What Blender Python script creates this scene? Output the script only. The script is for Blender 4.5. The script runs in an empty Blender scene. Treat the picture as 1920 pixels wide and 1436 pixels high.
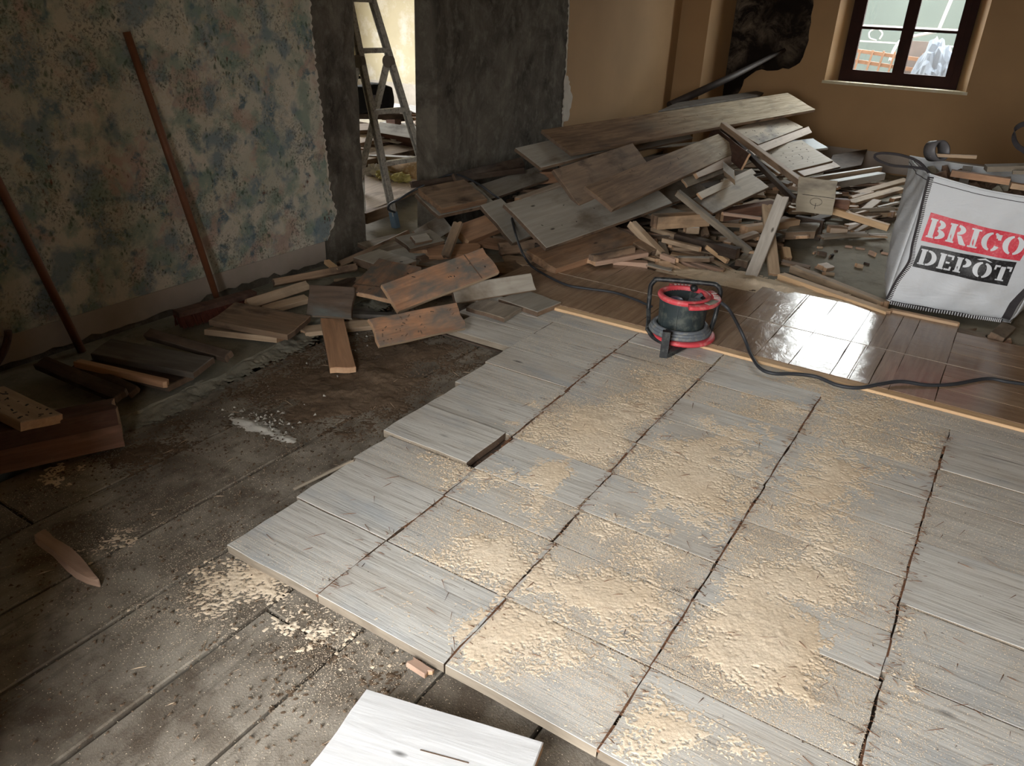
import bpy, bmesh, math, random
import numpy as np
from mathutils import Vector, Matrix
random.seed(7); rng = np.random.default_rng(11)
sc = bpy.context.scene
COL = sc.collection
# ------------------------------------------------ camera
cam_d = bpy.data.cameras.new('camera'); cam = bpy.data.objects.new('camera', cam_d); COL.objects.link(cam)
cam_d.sensor_width = 36.0; cam_d.lens = 36.0*1445.0/1920.0; cam_d.clip_start = 0.02; cam_d.clip_end = 200
_R = [[0.8413453, -0.2707923, 0.4677709], [0.5389848, 0.3556243, -0.7635619], [0.040416, 0.8945406, 0.4451558]]
cam.matrix_world = Matrix.Translation((0, 0, 1.6)) @ Matrix(_R).to_4x4()
sc.camera = cam
# ------------------------------------------------ world, exposure
sc.view_settings.view_transform = 'Standard'; sc.view_settings.look = 'None'
sc.view_settings.gamma = 1.0; sc.view_settings.use_curve_mapping = False
sc.view_settings.exposure = 1.72
SKY = 10.0
w = bpy.data.worlds.new('sky'); sc.world = w; w.use_nodes = True
nt = w.node_tree; nt.nodes.clear()
wo = nt.nodes.new('ShaderNodeOutputWorld'); bg = nt.nodes.new('ShaderNodeBackground')
tc = nt.nodes.new('ShaderNodeTexCoord'); sp = nt.nodes.new('ShaderNodeSeparateXYZ'); rp = nt.nodes.new('ShaderNodeValToRGB')
nt.links.new(tc.outputs['Generated'], sp.inputs[0]); nt.links.new(sp.outputs['Z'], rp.inputs[0])
rp.color_ramp.elements[0].color = (0.90, 0.885, 0.86, 1); rp.color_ramp.elements[1].color = (0.86, 0.90, 0.96, 1)
nt.links.new(rp.outputs[0], bg.inputs[0]); bg.inputs[1].default_value = SKY; nt.links.new(bg.outputs[0], wo.inputs[0])
def portal(name, loc, sx, sy, rot):
    l = bpy.data.lights.new(name, 'AREA'); l.shape = 'RECTANGLE'; l.size = sx; l.size_y = sy; l.cycles.is_portal = True
    o = bpy.data.objects.new(name, l); o.location = loc; o.rotation_euler = rot; COL.objects.link(o); return o
# daylight portals in the real openings (they only guide sampling of the sky)
portal('rear_door_portal', (-0.52, -1.16, 1.25), 1.3, 2.5, (math.radians(90), 0, 0))
portal('back_window_portal', (-1.36, 10.42, 1.95), 1.3, 2.2, (math.radians(-90), 0, 0))
portal('side_window_portal', (-9.62, 7.45, 1.475), 2.9, 1.85, (math.radians(90), 0, math.radians(-90)))
# ================================================= measured data (world metres)
PLANKS=[
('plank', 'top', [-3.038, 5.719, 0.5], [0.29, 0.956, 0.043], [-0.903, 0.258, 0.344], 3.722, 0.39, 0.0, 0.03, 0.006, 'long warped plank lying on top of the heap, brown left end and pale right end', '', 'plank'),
('plank', 'grey', [-3.122, 5.384, 0.42], [0.184, 0.981, 0.056], [-0.912, 0.15, 0.383], 2.154, 0.295, -0.0, 0.03, 0.006, 'grey painted plank with broken left end, directly under the topmost long plank', '', 'plank'),
('plank', 'grey', [-3.223, 5.922, 0.34], [0.222, 0.974, 0.04], [-0.848, 0.173, 0.501], 1.978, 0.141, -0.0, 0.025, 0.006, 'blue-grey plank in the dark gap between topmost plank and broad brown plank', '', 'plank'),
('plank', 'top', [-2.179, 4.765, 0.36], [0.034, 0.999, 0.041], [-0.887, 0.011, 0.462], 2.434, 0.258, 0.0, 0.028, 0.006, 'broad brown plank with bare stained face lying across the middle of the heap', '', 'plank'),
('plank', 'brown', [-2.522, 4.927, 0.3], [0.118, 0.99, 0.074], [-0.741, 0.038, 0.671], 1.076, 0.323, 0.0, 0.028, 0.006, 'brown plank with ragged left end, tucked beneath the broad brown plank', '', 'plank'),
('plank', 'grey', [-2.434, 4.342, 0.14], [0.216, 0.974, 0.07], [-0.871, 0.161, 0.463], 1.432, 0.458, -0.0, 0.03, 0.006, 'wide smooth grey-painted board sloping at the left front of the heap', '', 'plank'),
('plank', 'brownlit', [-2.298, 4.229, 0.05], [0.246, 0.967, 0.059], [-0.951, 0.23, 0.205], 0.852, 0.28, 0.0, 0.05, 0.006, 'thick brown plank with a bare front edge, under the wide smooth grey board', '', 'plank'),
('plank', 'pale', [-2.117, 7.834, 0.44], [0.111, 0.992, 0.051], [-0.943, 0.089, 0.319], 1.169, 0.309, 0.0, 0.025, 0.006, 'short pale plank with a blue-grey stain sticking out right under the top plank', '', 'plank'),
('plank', 'pinkpale', [-2.115, 6.223, 0.36], [0.086, 0.996, 0.036], [-0.666, 0.031, 0.745], 2.757, 0.076, 0.0, 0.03, 0.006, 'narrow pinkish pale strip lying across the right end of the heap', '', 'plank'),
('plank', 'bluepale', [-2.084, 8.137, 0.3], [0.46, 0.887, 0.034], [-0.856, 0.433, 0.282], 0.889, 0.226, 0.0, 0.02, 0.006, 'light blue-grey plank end under the narrow pinkish strip', '', 'plank'),
('plank', 'pale', [-1.801, 7.554, 0.24], [0.369, 0.927, 0.071], [-0.887, 0.329, 0.326], 0.844, 0.427, -0.0, 0.025, 0.006, 'pale tan spotted plank on the right of the heap under the leaning batten', '', 'plank'),
('plank', 'pinkpale', [-1.705, 8.188, 0.14], [0.262, 0.965, 0.026], [-0.893, 0.232, 0.387], 0.759, 0.125, 0.0, 0.02, 0.006, 'short pinkish plank end below the tan spotted plank', '', 'plank'),
('plank', 'dark', [-1.601, 8.58, 0.14], [0.296, 0.955, 0.0], [-0.939, 0.291, 0.183], 0.776, 0.327, 0.728, 0.03, 0.006, 'dark brown board leaning low between heap and back wall', '', 'plank'),
('plank', 'grey', [-2.485, 5.18, 0.1], [0.221, 0.974, 0.053], [-0.885, 0.177, 0.431], 1.515, 0.366, -0.0, 0.028, 0.006, 'grey board almost hidden beneath the broad brown plank', '', 'plank'),
('plank', 'pale', [-1.761, 5.62, 0.24], [0.133, 0.989, 0.061], [-0.903, 0.096, 0.418], 0.987, 0.192, 0.0, 0.028, 0.006, 'pale greyish plank with a split brown front edge in the middle of the rubble', '', 'plank'),
('plank', 'pale', [-1.863, 5.646, 0.33], [0.055, 0.998, 0.027], [-0.8, 0.028, 0.6], 1.119, 0.06, -0.0, 0.02, 0.006, 'light narrow board lying just above the split pale plank', '', 'plank'),
('plank', 'pale', [-2.219, 6.292, 0.26], [0.157, 0.986, 0.063], [-0.711, 0.068, 0.7], 1.263, 0.081, 0.0, 0.02, 0.006, 'whitish board half hidden behind the two crossing battens', '', 'plank'),
('block', 'white', [-1.976, 6.39, 0.42], [0.526, -0.85, 0.0], [0.808, 0.5, 0.311], 0.379, 0.064, -0.28, 0.05, 0.006, 'small white painted block standing under the right end of the broad brown plank', '', 'block'),
('panel', 'plyw', [-1.37, 6.508, 0.16], [0.985, 0.171, 0.0], [-0.038, 0.216, 0.976], 0.29, 0.267, -0.027, 0.03, 0.006, 'square pale wooden panel with pencil marks standing right of the heap', '', 'panel'),
('plank', 'darkred', [-2.634, 7.822, 0.42], [0.518, -0.855, -0.014], [0.291, 0.161, 0.943], 1.42, 0.144, -0.0, 0.02, 0.006, 'short dark red-brown board behind the head of the leaning batten', '', 'plank'),
('batten', 'pinkpale', [-2.365, 7.361, 0.66], [0.822, -0.496, -0.28], [0.517, 0.856, -0.0], 1.355, 0.06, 0.0, 0.05, 0.01, 'long pale batten with brown side leaning from the top plank down to the square panel', '', 'batten'),
('batten', 'dark', [-2.495, 7.705, 0.6], [0.692, -0.677, -0.249], [0.699, 0.715, -0.0], 1.526, 0.045, 0.0, 0.04, 0.01, 'dark batten running just below the long pale leaning batten', '', 'batten'),
('batten', 'greytan', [-2.002, 5.449, 0.4], [0.886, -0.063, -0.459], [0.071, 0.998, -0.0], 0.698, 0.055, 0.0, 0.04, 0.01, 'straight grey-tan batten leaning out of the middle of the heap', '', 'batten'),
('batten', 'whitewood', [-1.316, 5.563, 0.46], [0.005, -0.718, -0.696], [1.0, 0.007, -0.0], 0.661, 0.085, 0.0, 0.025, 0.01, 'whitish lath standing steeply in front of the square panel', '', 'batten'),
('batten', 'tan', [-1.447, 5.737, 0.34], [0.391, -0.771, -0.502], [0.892, 0.453, -0.0], 0.677, 0.075, 0.0, 0.025, 0.01, 'tan lath standing steeply behind the whitish lath', '', 'batten'),
('beam', 'freshtan', [-2.001, 5.152, 0.26], [0.594, 0.805, 0.0], [-0.805, 0.594, 0.0], 0.45, 0.1, 0.0, 0.09, 0.01, 'thick tan beam stub with sawn end in the middle rubble', '', 'beam'),
('beam', 'redwood', [-1.788, 5.985, 0.18], [0.47, 0.882, 0.034], [-0.883, 0.47, 0.0], 0.594, 0.1, 0.0, 0.08, 0.01, 'reddish brown beam behind the tan lath', '', 'beam'),
('splinter', 'pinkwood', [-1.705, 5.693, 0.24], [0.874, 0.481, -0.07], [-0.483, 0.876, 0.0], 0.285, 0.03, 0.0, 0.02, 0.01, 'pink splintered strip pointing right, under the split pale plank', '', 'wood strip'),
('beam', 'freshtan', [-1.537, 5.791, 0.14], [0.446, 0.895, 0.0], [-0.895, 0.446, 0.0], 0.584, 0.07, 0.0, 0.06, 0.01, 'square tan batten lying behind both steep laths', '', 'beam'),
('beam', 'dark', [-1.936, 5.316, 0.12], [0.98, -0.2, 0.0], [0.2, 0.98, -0.0], 0.51, 0.08, 0.0, 0.07, 0.01, 'long dark beam in the scraps left of the whitish lath', '', 'beam'),
('batten', 'tan', [-1.956, 5.176, 0.11], [0.985, -0.172, 0.0], [0.172, 0.985, -0.0], 0.292, 0.04, 0.0, 0.03, 0.01, 'tan batten sloping right, below the long dark beam', '', 'batten'),
('splinter', 'fresh', [-1.653, 5.25, 0.1], [0.919, -0.113, -0.378], [0.122, 0.993, -0.0], 0.185, 0.04, 0.0, 0.03, 0.01, 'fresh yellow splinter pointing at the floor left of the steep laths', '', 'wood strip'),
('batten', 'tan', [-2.192, 5.116, 0.2], [0.851, -0.236, -0.47], [0.268, 0.964, -0.0], 0.383, 0.06, 0.0, 0.05, 0.01, 'short tan batten leaning steeply just right of the wide grey board', '', 'batten'),
('batten', 'brown', [-2.318, 5.053, 0.14], [0.944, -0.252, -0.211], [0.258, 0.966, -0.0], 0.379, 0.1, 0.0, 0.04, 0.01, 'brown board offcut beside the short leaning tan batten', '', 'batten'),
('batten', 'freshtan', [-1.846, 5.071, 0.04], [0.982, 0.191, 0.0], [-0.191, 0.982, 0.0], 0.181, 0.07, 0.0, 0.05, 0.01, 'stubby tan offcut with a clean cut end in the front scraps', '', 'batten'),
('splinter', 'pinkwood', [-1.818, 5.031, 0.03], [0.94, -0.34, -0.031], [0.34, 0.941, -0.0], 0.32, 0.045, 0.0, 0.03, 0.01, 'pinkish splinter in the front scraps, beside the stubby tan offcut', '', 'wood strip'),
('batten', 'pinkwood', [-1.7, 5.03, 0.03], [0.986, -0.166, 0.0], [0.166, 0.986, -0.0], 0.263, 0.045, 0.0, 0.05, 0.01, 'round-ended pinkish stick in the front scraps', '', 'batten'),
('splinter', 'tan', [-1.626, 5.241, 0.02], [0.898, -0.427, -0.107], [0.429, 0.903, -0.0], 0.281, 0.03, 0.0, 0.02, 0.01, 'thin pointed tan splinter reaching the floor before the whitish lath', '', 'wood strip'),
('splinter', 'fresh', [-1.584, 4.917, 0.0], [0.841, 0.541, 0.0], [-0.541, 0.841, 0.0], 0.283, 0.02, 0.0, 0.015, 0.01, 'thin fresh sliver flat on the floor at the front of the scraps', '', 'wood strip'),
('plank', 'greytan', [-1.811, 4.95, -0.01], [0.995, 0.101, 0.0], [-0.101, 0.995, 0.0], 0.252, 0.08, 0.0, 0.02, 0.01, 'greenish grey slat flat on the floor edge in front of the scraps', '', 'wood strip'),
('batten', 'greytan', [-1.359, 5.297, 0.03], [0.014, 0.999, 0.048], [-1.0, 0.014, 0.0], 0.208, 0.09, 0.0, 0.05, 0.01, 'short grey offcut left of the foot of the whitish lath', '', 'batten'),
('batten', 'pinkpale', [-1.536, 5.395, 0.11], [0.292, 0.955, 0.054], [-0.956, 0.292, 0.0], 0.368, 0.06, 0.0, 0.03, 0.01, 'pale offcut crossing behind the grey-tan leaning batten', '', 'batten'),
('block', 'white', [-1.868, 5.405, 0.16], [0.752, 0.659, 0.0], [-0.659, 0.752, 0.0], 0.087, 0.06, 0.0, 0.05, 0.01, 'tiny white painted block in the middle of the scraps', '', 'block'),
('batten', 'freshtan', [-2.173, 4.592, 0.0], [0.908, 0.42, 0.0], [-0.42, 0.908, 0.0], 0.315, 0.07, 0.0, 0.05, 0.01, 'tan batten with a bright front edge on the floor near the cable reel', '', 'batten'),
('batten', 'pinkwood', [-2.093, 4.655, 0.04], [0.883, 0.469, 0.0], [-0.469, 0.883, 0.0], 0.228, 0.06, 0.0, 0.04, 0.01, 'pinkish batten behind the bright edged tan batten', '', 'batten'),
('plank', 'pinkwood', [-2.151, 4.492, 0.06], [0.493, 0.869, 0.045], [-0.87, 0.494, 0.0], 0.443, 0.09, 0.0, 0.03, 0.01, 'brown slat lying slantwise over the front battens', '', 'wood strip'),
('batten', 'brown', [-2.16, 4.496, 0.1], [0.441, 0.896, 0.056], [-0.897, 0.441, 0.0], 0.358, 0.05, 0.0, 0.04, 0.01, 'narrow brown batten along the thick brown plank', '', 'batten'),
('batten', 'freshtan', [-1.843, 4.864, 0.04], [0.766, 0.643, 0.0], [-0.643, 0.766, 0.0], 0.084, 0.06, 0.0, 0.05, 0.01, 'small offcut with a yellow end grain near the foot of the leaning tan batten', '', 'batten'),
('block', 'pinkwood', [-2.203, 4.455, -0.01], [0.92, 0.392, 0.0], [-0.392, 0.92, 0.0], 0.079, 0.05, 0.0, 0.03, 0.01, 'small pink chip beside the thick brown plank', '', 'block'),
('plank', 'brown', [-2.788, 4.335, 0.02], [0.506, 0.862, 0.0], [-0.467, 0.274, 0.841], 0.303, 0.088, 0.0, 0.03, 0.006, 'brown board flat on the floor left of the thick brown plank', '', 'plank'),
('plank', 'tan', [-2.719, 4.297, -0.01], [0.967, 0.256, 0.0], [-0.255, 0.964, 0.07], 0.303, 0.144, -0.079, 0.03, 0.006, 'tan board flat on the floor beneath the hanging cable', '', 'plank'),
('plank', 'grey', [-2.607, 4.299, 0.1], [0.959, -0.128, -0.253], [0.132, 0.991, -0.0], 0.277, 0.05, 0.0, 0.03, 0.01, 'grey painted strip on the left end of the thick brown plank', '', 'wood strip'),
('plank', 'greydark', [-2.981, 7.331, 0.7], [0.094, 0.996, 0.0], [-0.986, 0.094, 0.136], 2.52, 0.147, 0.665, 0.02, 0.006, 'dim grey board seen behind the topmost long plank, below the dark pipe', '', 'plank'),
('beam', 'fluff', [-3.38, 5.659, 0.3], [0.74, 0.668, 0.072], [-0.67, 0.742, 0.0], 0.277, 0.11, 0.0, 0.1, 0.01, 'broken beam end with orange splinters under the grey plank at the pillar', '', 'beam'),
('beam', 'pinktan', [-3.026, 4.971, 0.26], [0.04, 0.999, 0.033], [-0.999, 0.04, 0.0], 0.613, 0.075, 0.0, 0.07, 0.01, 'pale squared batten with a bright sawn end pointing left', '', 'beam'),
('plank', 'dark', [-3.465, 4.744, 0.34], [0.156, 0.987, 0.051], [-0.506, 0.035, 0.862], 0.781, 0.084, 0.0, 0.03, 0.006, 'dark brown plank running along the foot of the cement pillar', '', 'plank'),
('plank', 'dark', [-3.627, 4.418, 0.34], [0.337, 0.941, 0.01], [-0.268, 0.086, 0.96], 1.047, 0.046, -0.0, 0.03, 0.006, 'long dark board wedged behind the broken edged brown board', '', 'plank'),
('plank', 'grey', [-3.34, 4.9, 0.2], [0.113, 0.991, 0.07], [-0.846, 0.059, 0.53], 0.855, 0.159, -0.0, 0.03, 0.006, 'dull grey board below the pale squared batten', '', 'plank'),
('plank', 'browngold', [-3.28, 4.302, 0.27], [0.309, 0.95, 0.049], [-0.917, 0.284, 0.282], 0.412, 0.303, 0.0, 0.045, 0.006, 'brown board with thick broken golden edge left of the cable', '', 'plank'),
('plank', 'grey', [-3.313, 4.309, 0.21], [0.255, 0.966, 0.037], [-0.904, 0.225, 0.364], 0.544, 0.292, 0.0, 0.03, 0.006, 'grey board directly under the board with the golden edge', '', 'plank'),
('plank', 'orange', [-3.073, 4.353, 0.06], [0.063, 0.997, 0.044], [-0.875, 0.034, 0.483], 0.455, 0.166, -0.0, 0.05, 0.006, 'orange-brown plank below the board with the golden edge', '', 'plank'),
('plank', 'grey', [-2.705, 4.347, 0.12], [0.189, 0.977, 0.098], [-0.82, 0.102, 0.564], 0.205, 0.361, -0.0, 0.03, 0.006, 'narrow grey board crossed by the cable, beside the wide grey board', '', 'plank'),
('batten', 'freshtan', [-3.034, 4.111, 0.26], [0.137, -0.716, -0.685], [0.982, 0.188, -0.0], 0.263, 0.06, 0.0, 0.03, 0.01, 'short bright batten standing on end behind the big stained floorboard', '', 'batten'),
('plank', 'grey', [-3.208, 3.87, 0.09], [0.168, 0.986, 0.0], [-0.942, 0.161, 0.295], 0.315, 0.158, -0.0, 0.03, 0.006, 'grey board carrying a small cut corner piece', '', 'plank'),
('block', 'grey', [-3.203, 3.92, 0.12], [0.254, 0.967, 0.0], [-0.842, 0.221, 0.492], 0.134, 0.068, 0.0, 0.025, 0.006, 'small grey cut corner piece resting on a grey board', '', 'block'),
('plank', 'grey', [-3.242, 4.083, 0.05], [-0.22, 0.975, 0.022], [-0.666, -0.167, 0.727], 0.455, 0.138, 0.0, 0.02, 0.006, 'grey board behind the bright standing batten', '', 'plank'),
('plank', 'grey', [-2.938, 3.367, 0.13], [0.011, 1.0, 0.0], [-0.999, 0.011, 0.041], 0.233, 0.31, 0.0, 0.05, 0.006, 'dark grey split plank on top left of the big stained floorboard', '', 'plank'),
('plank', 'brown', [-3.397, 3.411, 0.04], [-0.113, 0.993, 0.025], [-0.378, -0.066, 0.924], 0.805, 0.036, -0.0, 0.03, 0.006, 'narrow brown plank running up to the foot of the ladder', '', 'plank'),
('plank', 'greytan', [-3.429, 3.749, 0.06], [0.209, 0.977, 0.032], [-0.976, 0.206, 0.071], 0.317, 0.181, -0.0, 0.03, 0.006, 'dull plank under the narrow brown plank near the wall end', '', 'plank'),
('floorboard', 'orangest', [-2.54, 2.921, 0.16], [-0.35, 0.933, 0.087], [-0.937, -0.349, -0.021], 0.461, 0.286, 0.069, 0.025, 0.006, 'orange floorboard offcut with a dark cross stripe, left of the big stained one', '', 'floorboard'),
('floorboard', 'orangest', [-2.464, 2.872, 0.13], [0.289, 0.948, 0.132], [-0.797, 0.161, 0.583], 0.682, 0.181, -0.0, 0.028, 0.006, 'big stained floorboard offcut, orange ends and grey middle, with a dark cross line', '', 'floorboard'),
('floorboard', 'grey', [-2.379, 3.261, 0.08], [0.441, 0.898, 0.0], [-0.517, 0.254, 0.817], 0.522, 0.103, -0.0, 0.03, 0.006, 'light grey floorboard offcut pointing right, topmost beside the parquet', '', 'floorboard'),
('floorboard', 'grey', [-2.021, 3.534, 0.03], [0.125, 0.992, 0.0], [-0.992, 0.125, 0.012], 0.233, 0.286, 0.0, 0.03, 0.006, 'grey floorboard offcut with an orange cut end at the corner of the parquet', '', 'floorboard'),
('floorboard', 'greytan', [-2.116, 3.345, 0.03], [-0.046, 0.999, 0.0], [-0.998, -0.046, 0.035], 0.192, 0.252, -0.0, 0.025, 0.006, 'brownish floorboard offcut with orange edges lying on the whitish floor', '', 'floorboard'),
('floorboard', 'orangest', [-2.371, 2.61, 0.05], [0.402, 0.915, 0.0], [-0.659, 0.29, 0.694], 0.496, 0.151, -0.0, 0.03, 0.006, 'orange-brown floorboard offcut with white edge, nearest the dusty floor', '', 'floorboard'),
('floorboard', 'orange', [-2.457, 2.353, 0.0], [-0.758, 0.648, 0.073], [0.646, 0.762, -0.054], 0.551, 0.122, -0.0, 0.03, 0.006, 'small upright orange board with a dark oval stain, cut end towards the room', '', 'floorboard'),
('floorboard', 'darkst', [-2.924, 2.656, 0.06], [0.872, 0.49, 0.0], [-0.315, 0.561, 0.765], 0.24, 0.174, 0.0, 0.03, 0.006, 'square dark stained board overlapping the small orange board', '', 'floorboard'),
('plank', 'brown', [-3.336, 2.82, 0.09], [0.402, 0.915, 0.039], [-0.517, 0.191, 0.835], 0.509, 0.041, 0.0, 0.04, 0.006, 'long rough brown plank lying along the foot of the floral wall', '', 'plank'),
('splinter', 'fresh', [-3.324, 3.192, 0.15], [0.949, -0.273, -0.159], [0.277, 0.961, -0.0], 0.126, 0.04, 0.0, 0.02, 0.01, 'tiny yellow splinter at the corner of the white skirting', '', 'wood strip'),
('plank', 'tan', [-3.245, 2.562, 0.05], [0.111, 0.993, 0.025], [-0.508, 0.035, 0.861], 0.398, 0.056, 0.0, 0.03, 0.006, 'tan slat between the broom head and the dark square board', '', 'plank'),
('plank', 'tan', [-3.217, 2.643, 0.02], [0.26, 0.965, 0.037], [-0.946, 0.247, 0.212], 0.267, 0.061, 0.0, 0.03, 0.006, 'second tan slat in front of its twin beside the broom head', '', 'plank'),
('plank', 'brown', [-2.799, 2.415, 0.06], [-0.947, -0.318, 0.046], [-0.316, 0.948, 0.049], 0.439, 0.244, -0.0, 0.03, 0.006, 'broad brown board lying in front of the broom head', '', 'plank'),
('plank', 'tan', [-2.874, 2.41, 0.03], [-0.921, -0.389, 0.0], [-0.381, 0.903, -0.197], 0.396, 0.254, 0.0, 0.03, 0.006, 'pale edged board beneath the broad brown board by the broom', '', 'plank'),
('plank', 'dark', [-2.77, 2.009, 0.09], [-0.982, -0.182, 0.042], [-0.146, 0.889, 0.434], 0.473, 0.05, 0.0, 0.035, 0.006, 'narrow dark board with a yellow cut end pointing at the floor', '', 'plank'),
('plank', 'greydark', [-2.769, 1.84, 0.08], [-0.964, -0.267, 0.0], [-0.266, 0.958, 0.108], 0.553, 0.145, 0.0, 0.03, 0.006, 'wide dark grey board by the skirting under the narrow dark board', '', 'plank'),
('plank', 'dark', [-2.824, 1.747, 0.04], [-0.973, -0.231, 0.021], [-0.232, 0.969, -0.089], 0.48, 0.161, -0.0, 0.03, 0.006, 'dark board beneath the wide dark grey board', '', 'plank'),
('batten', 'orange', [-3.247, 1.592, 0.09], [0.958, 0.285, -0.044], [-0.285, 0.958, 0.0], 0.458, 0.035, 0.0, 0.03, 0.01, 'thin orange batten beside the wide dark grey board', '', 'batten'),
('plank', 'dark', [-2.859, 1.523, 0.06], [-0.996, -0.08, 0.038], [-0.068, 0.969, 0.238], 0.522, 0.068, 0.0, 0.03, 0.006, 'dark brown board slanting out from the foot of the left pole', '', 'plank'),
('plank', 'dark', [-2.894, 1.605, 0.03], [-0.999, -0.027, 0.024], [-0.01, 0.857, 0.515], 0.414, 0.053, 0.0, 0.03, 0.006, 'second dark board just behind the slanting one at the left pole', '', 'plank'),
('plank', 'palebr', [-2.684, 1.088, 0.2], [-1.0, -0.02, 0.0], [-0.02, 0.982, -0.19], 0.382, 0.147, -0.0, 0.035, 0.006, 'pale brown speckled board on top of the stack at the left frame edge', '', 'plank'),
('beam', 'darkred', [-2.801, 0.961, 0.15], [0.415, 0.91, 0.0], [-0.91, 0.415, 0.0], 0.471, 0.1, 0.0, 0.07, 0.01, 'upper dark beam of the stack at the left frame edge', '', 'beam'),
('beam', 'redwood', [-2.822, 0.952, 0.08], [0.431, 0.903, 0.0], [-0.903, 0.431, 0.0], 0.489, 0.1, 0.0, 0.1, 0.01, 'lower red-brown beam of the stack at the left frame edge', '', 'beam'),
('plank', 'grey', [-2.797, 0.981, -0.04], [-0.359, 0.933, 0.0], [-0.049, -0.019, 0.999], 0.184, 0.123, 0.0, 0.02, 0.006, 'white-grey board end on the floor at the left frame edge', '', 'plank'),
('floorboard', 'whitebd', [-0.556, 1.118, 0.05], [-0.966, -0.258, 0.0], [0.255, -0.956, 0.145], 0.456, 0.3, 0.0, 0.028, 0.006, 'bright whitish floorboard offcut at the bottom edge of the picture', '', 'floorboard'),
('splinter', 'pinkwood', [-1.014, 1.171, -0.02], [0.999, -0.052, 0.0], [0.052, 0.999, -0.0], 0.073, 0.03, 0.0, 0.015, 0.01, 'small pink chip beside the near edge of the whitish floor', '', 'wood strip'),
('splinter', 'greytan', [-1.869, 1.577, -0.02], [0.297, 0.947, 0.125], [-0.954, 0.299, 0.0], 0.24, 0.012, 0.0, 0.008, 0.01, 'long thin sliver leaning on the left edge of the whitish floor', '', 'wood strip'),
('batten', 'fresh', [-1.112, 5.154, 0.03], [0.918, -0.396, 0.0], [0.396, 0.918, -0.0], 0.792, 0.07, 0.0, 0.05, 0.01, 'yellow sawdust-covered batten along the far edge of the parquet', '', 'batten'),
('batten', 'tan', [-1.101, 5.436, 0.02], [0.862, -0.507, 0.0], [0.507, 0.862, -0.0], 0.767, 0.06, 0.0, 0.05, 0.01, 'brown batten lying behind the yellow batten', '', 'batten'),
('batten', 'freshtan', [-0.379, 4.903, 0.03], [1.0, 0.01, 0.0], [-0.01, 1.0, 0.0], 0.375, 0.04, 0.0, 0.03, 0.01, 'pinkish batten in front of the white bag', '', 'batten'),
('batten', 'greytan', [-0.364, 4.826, 0.0], [1.0, 0.02, 0.0], [-0.02, 1.0, 0.0], 0.513, 0.1, 0.0, 0.03, 0.01, 'rotten grey batten edge crumbling in front of the white bag', '', 'batten'),
('plank', 'greytan', [0.233, 4.825, 0.03], [0.203, 0.979, 0.0], [-0.961, 0.199, 0.192], 0.24, 0.076, -0.0, 0.04, 0.006, 'small grey offcut at the right front of the white bag', '', 'plank'),
('plank', 'brown', [-1.174, 5.484, 0.02], [0.966, 0.238, -0.104], [-0.239, 0.971, 0.0], 0.193, 0.08, 0.0, 0.02, 0.01, 'brown slat behind the foot of the tan lath', '', 'wood strip'),
('batten', 'fresh', [-1.087, 5.439, 0.01], [0.973, -0.23, 0.0], [0.23, 0.973, -0.0], 0.146, 0.04, 0.0, 0.03, 0.01, 'short yellow batten beside the brown slat', '', 'batten'),
('block', 'pinkpale', [-0.896, 5.646, -0.01], [0.451, 0.893, 0.0], [-0.882, 0.445, 0.156], 0.091, 0.079, 0.0, 0.03, 0.006, 'pinkish block on the bare concrete left of the white bag', '', 'block'),
('block', 'fresh', [-1.259, 5.783, 0.05], [0.416, -0.819, -0.394], [0.891, 0.453, -0.0], 0.127, 0.06, 0.0, 0.06, 0.01, 'short block with yellow end standing on the concrete behind the laths', '', 'block'),
('block', 'grey', [-1.312, 6.052, 0.09], [0.676, 0.737, 0.0], [-0.736, 0.675, 0.048], 0.268, 0.209, 0.184, 0.06, 0.006, 'grey offcut with pencil mark in front of the square panel', '', 'block'),
('batten', 'fresh', [-1.145, 6.826, 0.16], [0.99, -0.042, -0.131], [0.042, 0.999, -0.0], 0.457, 0.06, 0.0, 0.05, 0.01, 'curved yellow batten pointing from the square panel to the white bag', '', 'batten'),
('batten', 'tan', [-1.159, 6.952, 0.16], [0.973, -0.077, -0.219], [0.079, 0.997, -0.0], 0.137, 0.03, 0.0, 0.03, 0.01, 'short batten end just above the curved yellow batten', '', 'batten'),
('block', 'redwood', [-1.155, 6.889, 0.22], [0.907, 0.421, 0.0], [-0.421, 0.907, 0.0], 0.125, 0.07, 0.0, 0.08, 0.01, 'reddish block with white top right of the square panel', '', 'block'),
('rail', 'white', [-1.582, 8.013, 0.17], [0.353, 0.936, 0.0], [-0.936, 0.353, 0.0], 1.255, 0.035, 0.0, 0.05, 0.01, 'upper white painted rail lying right of the heap', '', 'rail'),
('rail', 'greyrail', [-1.416, 8.096, 0.13], [0.332, 0.943, 0.0], [-0.943, 0.332, 0.0], 1.029, 0.09, 0.0, 0.07, 0.01, 'lower grey and white rail, nearer than the upper one', '', 'rail'),
('plank', 'tan', [-1.136, 8.211, 0.05], [0.262, 0.965, 0.009], [-0.965, 0.262, 0.0], 1.145, 0.1, 0.0, 0.03, 0.01, 'brown slat disappearing behind the white bag, farther one', '', 'wood strip'),
('plank', 'tan', [-1.104, 7.679, 0.06], [0.27, 0.963, 0.009], [-0.963, 0.27, 0.0], 1.069, 0.1, 0.0, 0.03, 0.01, 'split tan slat disappearing behind the white bag, nearer one', '', 'wood strip'),
('plank', 'pinktan', [-0.959, 7.46, 0.04], [0.049, 0.999, 0.018], [-0.999, 0.049, 0.0], 0.57, 0.08, 0.0, 0.02, 0.01, 'small pinkish slat left of the white bag', '', 'wood strip'),
('splinter', 'pinkpale', [-0.998, 7.209, 0.07], [0.305, 0.952, 0.0], [-0.952, 0.305, 0.0], 0.375, 0.03, 0.0, 0.02, 0.01, 'white-topped sliver left of the white bag', '', 'wood strip'),
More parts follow.
